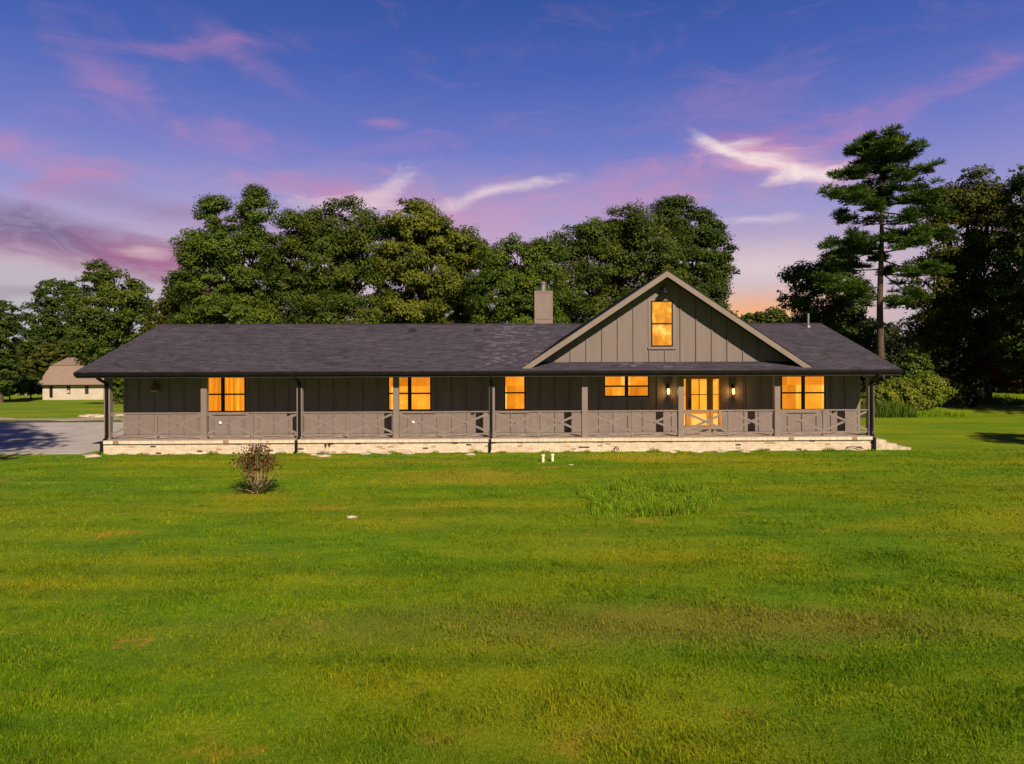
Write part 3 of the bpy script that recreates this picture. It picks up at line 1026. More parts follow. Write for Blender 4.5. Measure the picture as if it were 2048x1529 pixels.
gw['label'] = 'tall attic window with amber reflections painted into its glowing panes'

# --- chimney, vents
YC = 36.0
c0, c1, ct = gx(1069.5, YC, 620), gx(1105, YC, 620), gz(582, YC, 1087)
ch = MB().box(c0, c1, YC, YC + .85, 4.4, ct - .04).build('chimney', TRIM, house)
MB().box(c0 - .03, c1 + .03, YC - .03, YC + .88, ct - .039, ct).build('cap', TRIM, ch)
for a, b in ((c0 - .012, c0 + .07), (c1 - .07, c1 + .012)):
    MB().box(a, b, YC - .015, YC - .001, 4.5, ct - .12).build('corner_board', TRIM, ch)
MB().box(c0 - .012, c1 + .012, YC - .018, YC - .001, ct - .118, ct - .041).build('corner_board', TRIM, ch)
MB().box(c0 + .071, c1 - .071, YC - .008, YC - .001, 5.72, 5.74).build('seam', FASCIA, ch)
cx = gx(1087.5, YC, 570)
MB().lathe((cx, YC + .42, ct), [(.13, 0), (.13, .34), (.11, .34), (.11, .40), (.165, .40), (.165, .47), (.05, .52)], 16).build('flue', STEEL, ch, smooth=False)
for px in (825, 956.5):
    y = 33.35
    xx = gx(px, y, 663)
    z = roof_z(y)
    MB().add([(xx - .17, y - .16, z - .04), (xx + .17, y - .16, z - .04), (xx + .17, y + .2, z + .06), (xx - .17, y + .2, z + .06), (xx - .15, y - .15, z + .10), (xx + .15, y - .15, z + .10), (xx + .15, y + .16, z + .15), (xx - .15, y + .16, z + .15)],
             [(0, 3, 2, 1), (4, 5, 6, 7), (0, 1, 5, 4), (1, 2, 6, 5), (2, 3, 7, 6), (3, 0, 4, 7)]).build('roof_vent', BLACK, house, bevel=.01)
vp = at(1616.5, 655, 34.0)
MB().lathe((vp.x, 34.0, roof_z(34.0)), [(.055, -.1), (.055, .66), (.04, .66), (.04, .5)], 12).lathe((vp.x, 34.0, roof_z(34.0)), [(.13, -.05), (.11, .06), (.06, .1)], 12).build('vent_pipe', STEEL, house)

# --- outlets
for px, py in ((441.5, 845), (827, 843.5)):
    c = at(px, py, YW)
    o = MB().box(c.x - .05, c.x + .05, YW - .05, YW - .001, c.z - .07, c.z + .07).build('outlet_box', PVC, house, bevel=.008)
c = at(1322.5, 841, YW)
MB().box(c.x - .03, c.x + .03, YW - .04, YW - .001, c.z - .04, c.z + .04).build('outlet_box', PVC, house)

# --- side steps at the end of the porch
sx = fx1 + 0.025
st = MB()
tread = [(gx(1746, YF, 890) + .03, gx(1773, YF, 890), .40), (gx(1746, YF, 890) + .03, gx(1795, YF, 890), .24), (gx(1746, YF, 890) + .03, gx(1823, YF, 890), .085)]
steps = thing('entry_steps', 'pale concrete steps going down from the porch end beside the downspout', 'steps', (tread[0][0], YF, 0))
prev = tread[0][0]
for k, (a, b, z) in enumerate(tread):
    MB().box(prev, b, YF + .02, YW + .1, -.1, z).build('step', BRICK if False else STONE, steps, bevel=.012)
    prev = b + .001


# ---------------------------------------------------------------- lamps on the walls
GLOW = emit_mat('lamp_glow', (1.0, 0.60, 0.18), 3.2)


def lantern(px, label):
    c = at(px, 781, YW)
    root = thing('wall_lantern', label, 'lantern', (c.x, YW, c.z), 'lanterns beside the front door')
    y = YW - .12
    MB().box(c.x - .05, c.x + .05, YW - .035, YW - .02, c.z + .08, c.z + .27).tube([(c.x, YW - .03, c.z + .2), (c.x, YW - .07, c.z + .26), (c.x, y, c.z + .24), (c.x, y, c.z + .16)], .012, 6).build('bracket', BLACK, root)
    MB().lathe((c.x, y, c.z), [(.085, .10), (.07, .135), (.03, .17), (.015, .19)], 12).build('cap', BLACK, root)
    cg = MB()
    for k in range(4):
        a = math.pi / 4 + k * math.pi / 2
        cg.tube([(c.x + .078 * math.cos(a), y + .078 * math.sin(a), c.z + .1), (c.x + .062 * math.cos(a), y + .062 * math.sin(a), c.z - .2)], .007, 4)
    cg.lathe((c.x, y, c.z), [(.068, -.215), (.068, -.2)], 12)
    cg.build('cage', BLACK, root)
    MB().lathe((c.x, y, c.z), [(.03, -.17), (.05, -.1), (.055, .02), (.04, .08)], 12).build('glass', GLOW, root, smooth=True)
    ld = bpy.data.lights.new('lantern_light', 'POINT')
    ld.energy = 13.0
    ld.color = (1.0, 0.48, 0.12)
    ld.shadow_soft_size = .06
    lo = bpy.data.objects.new('lantern_light', ld)
    COL.objects.link(lo)
    lo.parent = root
    lo.location = (0, -.20, -.06)


lantern(1335.3, 'lit black wall lantern between the small twin window and the front door')
lantern(1464.8, 'lit black wall lantern between the front door and the large twin window')

c = at(1324, 582, YG)
root = thing('gooseneck_lamp', 'black gooseneck barn lamp above the attic window', 'lamp', (c.x, YG, c.z))
MB().lathe((c.x - .02, YG - .02, c.z + .05), [(.05, 0), (.05, .06)], 10).tube([(c.x, YG - .02, c.z + .1), (c.x, YG - .16, c.z + .2), (c.x + .02, YG - .27, c.z + .18), (c.x + .03, YG - .30, c.z + .05)], .014, 8).build('arm', BLACK, root)
MB().lathe((c.x + .03, YG - .31, c.z - .08), [(.20, -.03), (.19, -.005), (.10, .055), (.06, .09), (.055, .17), (.02, .19)], 18).build('shade', BLACK, root, smooth=True)
MB().tube([(c.x - .05, YG - .02, c.z - .02), (c.x - .1, YG - .03, c.z - .15), (c.x - .2, YG - .025, c.z - .36)], .008, 5).build('cable', BLACK, root)

c = at(313.5, 774, YW)
root = thing('hanging_basket_lamp', 'small brown woven bell on the shaded wall at the driveway end', 'lamp', (c.x, YW, c.z))
MB().lathe((c.x, YW - .17, c.z), [(.15, -.14), (.15, -.11), (.135, -.02), (.105, .1), (.04, .15), (.01, .16)], 16).build('shade', WICKER, root)
MB().lathe((c.x, YW - .17, c.z), [(.10, -.20), (.155, -.19), (.155, -.142)], 16).build('rim', CREAM, root)
MB().tube([(c.x, YW - .17, c.z + .15), (c.x, YW - .12, c.z + .23), (c.x, YW - .02, c.z + .2)], .012, 6).build('bracket', BLACK, root)

# ---------------------------------------------------------------- small things on the lawn and along the plinth
for px, label in ((1086, 'white plastic cleanout pipe standing in the lawn, the one nearer the chimney'), (1106, 'white plastic cleanout pipe standing in the lawn, the one nearer the gable')):
    c = at(px, 926, 25.1)
    z0 = float(terr(c.x, 25.1))
    o = MB().lathe((0, 0, 0), [(.052, -.05), (.052, .20), (.066, .20), (.066, .25), (.058, .265), (.02, .275)], 14).build('cleanout_pipe', PVC)
    o.location = (c.x, 25.1 + (.25 if px > 1100 else 0), z0)
    tag(o, label, 'pipe', 'cleanout pipes in the lawn')

c = at(655, 900, YF - .06)
root = thing('garden_spigot', 'pair of black garden taps on a pale block against the brick plinth', 'tap', (c.x, YF - .1, 0))
MB().tube([(c.x - .07, YF - .06, .02), (c.x - .07, YF - .06, .3)], .016, 6).tube([(c.x + .08, YF - .06, .02), (c.x + .08, YF - .06, .32)], .016, 6).build('riser', PVC, root)
for dx, z in ((-.07, .3), (.08, .32)):
    MB().lathe((c.x + dx, YF - .06, z), [(.02, -.02), (.035, 0), (.035, .04), (.05, .05), (.05, .065), (.01, .07)], 10).tube([(c.x + dx, YF - .06, z + .02), (c.x + dx + .03, YF - .13, z + .02), (c.x + dx + .03, YF - .15, z - .03)], .018, 6).build('valve', BLACKHOSE, root)
MB().box(c.x - .12, c.x + .16, YF - .2, YF - .075, -.02, .075).build('block', STONE, root, bevel=.02)

c = at(1229, 905, YF - .1)
o = MB().tube([(c.x, YF - .14, -.03), (c.x - .01, YF - .13, .10), (c.x + .02, YF - .11, .20), (c.x + .10, YF - .09, .215), (c.x + .15, YF - .085, .13), (c.x + .2, YF - .1, .05)], .017, 8).build('bent_hose', BLACKHOSE)
tag(o, 'short black hose looping out of the grass at the plinth below the entry', 'hose')
pts = [at(px, py, YF - .09) for px, py in ((1692, 904), (1696, 893), (1706, 893.5), (1714, 895), (1722, 897), (1727, 898))]
o = MB().tube([(p.x, YF - .09 + .01 * (i % 2), p.z) for i, p in enumerate(pts)], .016, 8).build('drip_line', BLACKHOSE)
tag(o, 'black drip line bent along the brick plinth near the steps', 'hose')

rs = random.Random(5)


def stone(px, py, Y, s, label, group='pale stones along the plinth'):
    c = at(px, py, Y)
    m = MB()
    n = 9
    rings = []
    for k, (h, q) in enumerate(((-.3, .8), (.1, 1), (.35, .85), (.5, .4))):
        rings.append([(s * q * rs.uniform(.75, 1.15) * math.cos(2 * math.pi * i / n), s * .7 * q * rs.uniform(.75, 1.15) * math.sin(2 * math.pi * i / n), s * .55 * h + s * rs.uniform(-.04, .04)) for i in range(n)])
    vs = [p for r_ in rings for p in r_]
    fs = [(k * n + i, k * n + (i + 1) % n, (k + 1) * n + (i + 1) % n, (k + 1) * n + i) for k in range(3) for i in range(n)] + [tuple(3 * n + i for i in range(n))]
    o = m.add(vs, fs).build('stone', STONE)
    o.location = (c.x, Y, float(terr(c.x, Y)) + .01)
    tag(o, label, 'stone', group)


stone(183, 909, 27.4, .34, 'flat pale stone beside the downspout at the driveway corner')
stone(647, 911, 27.0, .28, 'flat grey stone in the grass below the black taps')
stone(628, 905, 27.5, .16, 'small pale stone at the plinth just left of the black taps')
stone(940, 908, 27.3, .2, 'white stone in the grass just left of the middle downspout')
stone(1143, 933, 24.3, .09, 'small tan stone in the lawn right of the white pipes')
stone(703, 1033, 16.4, .14, 'white scrap stone lying alone in the mid lawn')
for i, px in enumerate((730, 770, 815, 1345, 1395, 1440, 1490)):
    stone(px, 907.5, 27.62 + .05 * (i % 3), .2 + .06 * (i % 3), ['flat stone at the plinth foot, first right of the taps', 'flat stone at the plinth foot, second right of the taps', 'flat stone at the plinth foot below the second twin window', 'flat stone at the plinth foot left of the door', 'flat stone at the plinth foot below the front door', 'flat stone at the plinth foot right below the door sidelight', 'flat stone at the plinth foot below the lantern nearer the steps'][i])
for i, (px, w) in enumerate(((195, .7), (215, .5), (178, .6), (165, .35), (243, .5))):
    stone(px, 830, 47.5 + .3 * i, w, ['largest pale boulder of the row behind the driveway', 'pale boulder just left of the corner post behind the driveway', 'pale boulder beside the largest one behind the driveway', 'smallest pale boulder, at the lane end of the row', 'pale boulder seen between corner post and house wall'][i], 'boulders behind the driveway')


# ---------------------------------------------------------------- trees
G_OAK = leaf_mat('oak_leaves', (0.018, 0.042, 0.006), (0.092, 0.140, 0.015))
G_DARK = leaf_mat('dark_leaves', (0.014, 0.038, 0.007), (0.066, 0.116, 0.014))
G_YEL = leaf_mat('yellow_green_leaves', (0.030, 0.055, 0.007), (0.150, 0.190, 0.019))
G_LIME = leaf_mat('lime_leaves', (0.050, 0.085, 0.010), (0.21, 0.27, 0.025))
G_MID = leaf_mat('mid_green_leaves', (0.022, 0.056, 0.007), (0.105, 0.172, 0.015))
G_OLIVE = leaf_mat('olive_leaves', (0.024, 0.042, 0.006), (0.100, 0.120, 0.014))
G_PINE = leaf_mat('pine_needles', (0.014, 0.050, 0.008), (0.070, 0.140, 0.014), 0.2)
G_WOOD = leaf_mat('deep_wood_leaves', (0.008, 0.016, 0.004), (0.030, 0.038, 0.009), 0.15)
G_RUST = leaf_mat('rusty_leaves', (0.06, 0.03, 0.012), (0.20, 0.11, 0.03))
G_REED = leaf_mat('reed_leaves', (0.030, 0.075, 0.008), (0.10, 0.19, 0.02))
LILAC = mat('lilac_petals', (0.34, 0.30, 0.52), 0.7, 0.1, 10)


def leaves(name, pos, nrm, size, tint, material, parent, aspect=0.62, r=rng):
    n = len(pos)
    nrm = nrm / np.linalg.norm(nrm, axis=1, keepdims=True)
    q = r.normal(size=(n, 3))
    t = np.cross(nrm, q)
    t /= np.linalg.norm(t, axis=1, keepdims=True) + 1e-9
    b = np.cross(nrm, t)
    L = size[:, None] / 2
    v = np.stack([pos - t * L, pos + b * L * aspect - nrm * L * .25, pos + t * L, pos - b * L * aspect - nrm * L * .25], 1).reshape(-1, 3)
    return mesh_np(name, v, [(0, 1, 2), (0, 2, 3)], 4, material, parent, np.repeat(tint, 4))


def crown_points(blobs, puff, n_leaves, seed, shell=0.5, fill=1.0):
    """leaf positions in rounded sprays spread through the lobes of a crown; also the spray centres"""
    r = np.random.default_rng(seed)
    W = np.array([b[3] * b[5] for b in blobs])
    cnt = np.maximum(4, (np.array([(b[3] * b[5] + b[3] * b[4] + b[4] * b[5]) for b in blobs]) / puff ** 2 * 1.7 * fill)).astype(int)
    PC, PR, BC = [], [], []
    for b, k in zip(blobs, cnt):
        d = r.normal(size=(k, 3))
        d /= np.linalg.norm(d, axis=1, keepdims=True)
        fr_ = shell + (1 - shell) * r.uniform(0, 1, k) ** .6
        rad = np.array(b[3:6])
        PR.append(puff * r.choice([.45, .7, 1.0, 1.35], size=k) * r.uniform(.8, 1.2, k))
        PC.append(np.array(b[:3]) + d * rad * fr_[:, None] * np.maximum(0.3, 1 - .35 * PR[-1][:, None] / rad))
        BC.append(np.repeat(np.array([b[:3]]), k, 0))
    PC, PR, BC = np.concatenate(PC), np.concatenate(PR), np.concatenate(BC)
    w = PR ** 2
    idx = r.choice(len(PC), n_leaves, p=w / w.sum())
    d = r.normal(size=(n_leaves, 3))
    d /= np.linalg.norm(d, axis=1, keepdims=True)
    rr = PR[idx] * r.uniform(0, 1, n_leaves) ** .45
    stray = r.uniform(0, 1, n_leaves) < .12
    rr = np.where(stray, rr * 1.35, rr)
    pos = PC[idx] + d * rr[:, None] * np.array([1, 1, .6])
    out = pos - BC[idx]
    out /= np.linalg.norm(out, axis=1, keepdims=True) + 1e-6
    nrm = out * .55 + d * .45 + np.array([0, 0, .55]) + r.normal(size=(n_leaves, 3)) * .45
    pt = r.uniform(0, 1, len(PC))
    tint = np.clip(.55 * pt[idx] + .45 * r.uniform(0, 1, n_leaves) + .0, 0, 1)
    return pos, nrm, tint, PC, PR, r


def px_blobs(lst, Y, deep=0.9, grow=1.12):
    """lobes measured in the photograph (px, py, half width, half height[, nearer]) at their real distance"""
    out = []
    for q in lst:
        px, py, rx, ry = q[:4]
        y = Y + (q[4] if len(q) > 4 else 0)
        c = at(px, py, y)
        s = y / F
        out.append((c.x, y, c.z, rx * s * grow, min(rx, ry * 1.3) * s * deep * grow, ry * s * grow))
    return out


def tree(name, label, cat, base_px, Y, lobes, n, leaf, material, seed, puff=None, trunk_r=.3, bark=None, group=None, base=None, shell=.5, limbs=26, fill=1.0, world=None, dens=1.0, deep=.9):
    blobs = world or px_blobs(lobes, Y, deep)
    if base is None:
        bx = gx(base_px, Y)
        base = (bx, Y, float(terr(bx, Y)))
    if group == ROW:
        dens, leaf, limbs = 1.75, leaf * .8, 60
    n = int(n * dens)
    puff = puff or .085 * sum(b[3] for b in blobs) ** .5 * 1.9
    root = thing(name, label, cat, base, group)
    pos, nrm, tint, PC, PR, r = crown_points(blobs, puff, n, seed, shell, fill)
    bottom = min(b[2] - b[5] for b in blobs)
    cz = sum(b[2] * b[3] for b in blobs) / sum(b[3] for b in blobs)
    cxm = sum(b[0] * b[3] for b in blobs) / sum(b[3] for b in blobs)
    tr = MB()
    B = Vector(base)
    fork = Vector((B.x * .6 + cxm * .4, Y, max(bottom * .7 + cz * .3, base[2] + .4 * (cz - base[2]))))
    top = Vector((cxm, Y, cz + .25 * (cz - fork.z)))
    tr.tube([B - Vector((0, 0, .3)), B + Vector((0, 0, .25)), B.lerp(fork, .5) + Vector((r.normal() * .1, r.normal() * .1, 0)), fork, top], [trunk_r * 1.5, trunk_r * 1.12, trunk_r * .92, trunk_r * .8, trunk_r * .3], 9)
    for b in blobs:
        c = Vector(b[:3])
        m = fork.lerp(c, .5) + Vector((0, 0, .1 * (c - fork).length))
        tr.tube([fork - Vector((0, 0, .2)), m, c, c + Vector((r.normal() * .3, r.normal() * .3, b[5] * .5))], [trunk_r * .5, trunk_r * .36, trunk_r * .2, trunk_r * .07], 6)
    pick = r.choice(len(PC), min(limbs, len(PC)), replace=False)
    cs = np.array([b[:3] for b in blobs])
    for i in pick:
        j = int(np.argmin(((cs - PC[i]) ** 2).sum(1)))
        a = fork.lerp(Vector(cs[j]), r.uniform(.45, 1.0))
        e = Vector(PC[i])
        tr.tube([a, a.lerp(e, .5) + Vector((0, 0, .12 * (e - a).length)), e], [trunk_r * .2, trunk_r * .12, trunk_r * .05], 5)
    tr.build('trunk', bark or BARK, root, smooth=True)
    size = leaf * r.uniform(.65, 1.3, n)
    c_o = leaves('crown', pos, nrm, size, tint, material, root, r=r)
    return root


ROW = 'trees behind the house'
tree('broadleaf_tree', 'low olive tree at the driveway end of the row, lowest against the sky', 'tree', 380, 54, [(362, 610, 44, 52), (385, 568, 34, 36), (340, 640, 26, 40), (400, 640, 50, 50)], 16000, .24, G_OLIVE, 1, group=ROW)
tree('broadleaf_tree', 'tall dark green tree with a split top behind the driveway end of the roof', 'tree', 470, 51, [(425, 425, 34, 34), (510, 420, 36, 44), (395, 500, 36, 40), (455, 485, 60, 48), (515, 500, 42, 52), (430, 570, 80, 50), (520, 580, 54, 54), (455, 635, 100, 46, -2)], 46000, .22, G_MID, 2, group=ROW, shell=.45)
tree('broadleaf_tree', 'broad dome-shaped olive green tree in the middle of the row', 'tree', 690, 50, [(685, 462, 76, 60), (600, 455, 46, 40), (566, 505, 40, 46), (740, 500, 56, 60), (630, 530, 86, 56), (720, 570, 80, 60), (590, 595, 66, 60), (680, 630, 110, 44, -2)], 50000, .22, G_OAK, 3, group=ROW, shell=.5)
tree('broadleaf_tree', 'yellow-green sunlit tree with lobed top left of the chimney', 'tree', 850, 49, [(825, 445, 56, 44), (872, 475, 48, 44), (915, 500, 50, 44), (815, 520, 60, 52), (895, 560, 50, 44), (840, 590, 80, 56), (800, 630, 60, 40), (940, 520, 26, 34)], 42000, .24, G_YEL, 4, group=ROW, shell=.45, fill=.9)
tree('broadleaf_tree', 'small olive bush-like tree in the gap beside the yellow-green tree', 'tree', 935, 54, [(935, 615, 40, 44), (960, 590, 26, 30)], 9000, .22, G_OLIVE, 5, group=ROW)
tree('broadleaf_tree', 'bright green tree standing right behind the chimney', 'tree', 1040, 47, [(1030, 520, 56, 46), (980, 515, 30, 34), (1090, 520, 40, 44), (1000, 585, 70, 56), (1075, 590, 60, 60), (1040, 640, 90, 36)], 36000, .2, G_MID, 6, group=ROW)
tree('broadleaf_tree', 'wide grey-green oak rising left of the gable peak', 'tree', 1240, 52, [(1270, 462, 70, 52), (1195, 475, 56, 38), (1135, 490, 44, 36), (1320, 500, 60, 56), (1215, 540, 72, 50), (1160, 575, 60, 56), (1290, 570, 80, 50), (1200, 630, 90, 40)], 50000, .22, G_OAK, 7, group=ROW, shell=.5)
tree('broadleaf_tree', 'dark green tree with a ragged side limb right of the gable peak', 'tree', 1390, 56, [(1345, 432, 44, 40), (1395, 462, 48, 44), (1430, 500, 38, 36), (1385, 530, 60, 50), (1440, 548, 44, 18), (1415, 590, 46, 40), (1370, 620, 60, 50)], 40000, .23, G_DARK, 8, group=ROW, shell=.45)
tree('broadleaf_tree', 'low far-off tree just above the roof ridge, the one nearer the gable', 'tree', 1520, 120, [(1510, 640, 30, 16), (1545, 633, 28, 18), (1530, 665, 50, 22)], 7000, .45, G_OAK, 9, trunk_r=.35)
tree('broadleaf_tree', 'low far-off tree just above the roof ridge, the one nearer the vent pipe', 'tree', 1590, 125, [(1580, 645, 26, 14), (1612, 648, 30, 16), (1595, 670, 50, 22)], 7000, .45, G_OLIVE, 10, trunk_r=.35)

for i, (px, w, m_) in enumerate(((350, 60, G_OLIVE), (500, 90, G_MID), (660, 90, G_OAK), (820, 90, G_MID), (960, 80, G_OLIVE), (1130, 90, G_MID), (1400, 80, G_DARK))):
    tree('leafy_bush', ['olive bush behind the roof ridge at its driveway end', 'green bush behind the ridge below the tall split-topped tree', 'green bush behind the ridge below the domed olive tree', 'green bush behind the ridge below the yellow-green tree', 'olive bush behind the ridge just left of the chimney', 'green bush behind the ridge just right of the chimney', 'dark bush behind the gable roof'][i],
         'bush', px, 60, [(px - w * .4, 640, w * .6, 34), (px + w * .4, 645, w * .6, 30), (px, 665, w, 40)], 5000, .28, m_, 100 + i, group='bushes behind the ridge', trunk_r=.15)

WOODS = 'dark trees beside the lawn'
tree('broadleaf_tree', 'dark open-crowned oak left of the tall pine', 'tree', 1680, 62, [(1612, 552, 44, 38), (1668, 535, 44, 40), (1590, 592, 34, 30), (1650, 600, 60, 46), (1700, 590, 50, 60), (1660, 650, 80, 50), (1710, 680, 50, 50)], 30000, .24, G_DARK, 11, group=WOODS, shell=.35, fill=.8)
tree('broadleaf_tree', 'great dark olive tree right of the tall pine', 'tree', 1925, 56, [(1940, 395, 66, 54), (1880, 410, 46, 48), (1980, 440, 60, 66), (1900, 490, 80, 60), (1970, 550, 80, 70), (1870, 580, 66, 66), (1930, 640, 90, 66), (1860, 670, 50, 60)], 60000, .24, G_OLIVE, 12, group=WOODS, trunk_r=.42, shell=.5)
tree('broadleaf_tree', 'tall dark tree cut by the picture edge beside the lawn', 'tree', 2090, 50, [(2062, 385, 54, 66), (2110, 470, 90, 90), (2050, 560, 60, 80), (2100, 640, 90, 90), (2040, 700, 50, 56)], 42000, .24, G_DARK, 13, group=WOODS, trunk_r=.4)
tree('broadleaf_tree', 'dark understorey tree with rusty leaves below the great olive tree', 'tree', 1975, 57, [(1985, 690, 56, 54), (1960, 740, 46, 34), (2010, 745, 46, 36), (1940, 700, 40, 50)], 12000, .24, G_RUST, 14, group=WOODS, trunk_r=.3, shell=.3, fill=.6)
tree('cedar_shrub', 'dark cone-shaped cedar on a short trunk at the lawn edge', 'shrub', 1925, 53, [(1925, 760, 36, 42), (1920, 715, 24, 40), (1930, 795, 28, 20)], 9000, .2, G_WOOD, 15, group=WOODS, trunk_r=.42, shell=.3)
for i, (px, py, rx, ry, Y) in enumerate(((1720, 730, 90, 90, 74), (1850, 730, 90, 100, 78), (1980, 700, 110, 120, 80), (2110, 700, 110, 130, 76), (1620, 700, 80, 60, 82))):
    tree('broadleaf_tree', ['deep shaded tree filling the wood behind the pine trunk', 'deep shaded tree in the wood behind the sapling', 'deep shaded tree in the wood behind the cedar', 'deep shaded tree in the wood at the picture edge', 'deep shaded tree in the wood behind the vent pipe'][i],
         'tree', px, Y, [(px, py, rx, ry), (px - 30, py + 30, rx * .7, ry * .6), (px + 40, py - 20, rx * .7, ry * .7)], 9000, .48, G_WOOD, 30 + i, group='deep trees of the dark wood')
tree('sapling', 'bright green sapling at the roof corner in front of the dark wood', 'tree', 1828, 50, [(1828, 735, 34, 32), (1810, 755, 26, 26), (1845, 758, 24, 24)], 7000, .2, G_MID, 40, trunk_r=.08)
tree('rounded_bush', 'rounded light green bush tucked behind the last porch post', 'bush', 1765, 46.5, [(1762, 795, 30, 24), (1740, 805, 26, 20), (1785, 808, 24, 18)], 7000, .17, G_LIME, 42, trunk_r=.08)
tree('arching_bush', 'arching yellow-green bush beside the porch end', 'bush', 1832, 48, [(1800, 775, 40, 22), (1850, 770, 44, 22), (1825, 800, 50, 28), (1880, 785, 26, 18), (1835, 815, 30, 16)], 14000, .17, G_LIME, 41, trunk_r=.09, bark=TANBARK, limbs=50, fill=1.3)

LEFT = 'trees round the far barn'
tree('broadleaf_tree', 'large spreading tree standing in front of the far barn', 'tree', 225, 92, [(190, 552, 36, 32), (150, 590, 22, 28), (235, 575, 40, 36), (270, 600, 34, 38), (205, 620, 62, 46), (265, 655, 46, 40), (180, 670, 46, 40), (230, 700, 70, 44), (200, 715, 34, 24)], 40000, .33, G_OAK, 16, group=LEFT, trunk_r=.45)
tree('broadleaf_tree', 'dark bluish tree behind the far barn', 'tree', 110, 150, [(108, 590, 34, 32), (85, 640, 44, 40), (125, 640, 40, 50), (95, 690, 60, 40)], 18000, .5, G_DARK, 17, group=LEFT, trunk_r=.5)
tree('broadleaf_tree', 'dark tree cut by the picture edge on the barn side', 'tree', 0, 115, [(2, 640, 32, 40), (-20, 690, 50, 60), (10, 740, 26, 46)], 16000, .4, G_DARK, 18, group=LEFT, trunk_r=.45)
for i, (px, w) in enumerate(((32, 20), (52, 22), (72, 22), (92, 20), (115, 22))):
    tree('slender_tree', ['slender olive tree of the thicket, first from the picture edge', 'slender olive tree of the thicket, second from the picture edge', 'slender olive tree of the thicket, third from the picture edge', 'slender olive tree of the thicket, second from the barn', 'slender olive tree of the thicket, nearest the barn'][i], 'tree', px, 146 + 2 * (i % 3), [(px, 705 + 4 * (i % 2), w, 24), (px + 6, 730, w * .8, 16)], 4500, .5, G_OLIVE, 50 + i, group='thicket beside the barn', trunk_r=.2, bark=TANBARK, fill=1.4)
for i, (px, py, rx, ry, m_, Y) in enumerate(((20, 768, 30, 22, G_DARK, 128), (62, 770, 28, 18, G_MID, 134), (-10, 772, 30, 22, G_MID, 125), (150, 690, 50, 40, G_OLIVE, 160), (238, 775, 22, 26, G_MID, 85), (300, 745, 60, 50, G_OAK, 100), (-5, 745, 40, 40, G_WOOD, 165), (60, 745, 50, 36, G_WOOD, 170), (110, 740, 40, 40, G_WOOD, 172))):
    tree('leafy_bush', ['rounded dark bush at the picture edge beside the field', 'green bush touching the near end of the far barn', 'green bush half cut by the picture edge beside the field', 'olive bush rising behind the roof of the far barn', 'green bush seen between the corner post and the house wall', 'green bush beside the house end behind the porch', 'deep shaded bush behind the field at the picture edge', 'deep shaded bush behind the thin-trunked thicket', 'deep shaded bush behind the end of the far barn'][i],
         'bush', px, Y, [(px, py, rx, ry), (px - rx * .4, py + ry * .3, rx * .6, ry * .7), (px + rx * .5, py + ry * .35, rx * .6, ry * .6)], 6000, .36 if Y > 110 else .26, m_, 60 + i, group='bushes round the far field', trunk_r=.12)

# trees beyond the frame whose shade falls on the driveway and the lawn
OFF = 'trees beside the lawn outside the view'
for i, (x, y, h) in enumerate(((-16.0, 9.6, 26), (31.5, 14, 15), (47, 34, 20), (50, 43, 21), (41, 47, 18))):
    w = h * .28 if i else 3.7
    tree('broadleaf_tree', ['tall oak outside the view shading the driveway', 'oak outside the view shading the lawn by the steps', 'tall oak outside the view shading the dark wood, nearest of three', 'tall oak outside the view shading the dark wood, second of three', 'tall oak outside the view shading the dark wood, last of three'][i],
         'tree', 0, y, None, 6500, .48, G_OAK, 80 + i, group=OFF, base=(x, y, 0), trunk_r=.35,
         world=[(x, y, h * .72, w, w, h * .22), (x + w * .5, y + w * .4, h * .58, w * .8, w * .8, h * .18), (x - w * .5, y - w * .3, h * .6, w * .8, w * .8, h * .18), (x, y, h * .86, w * .6, w * .6, h * .14)])


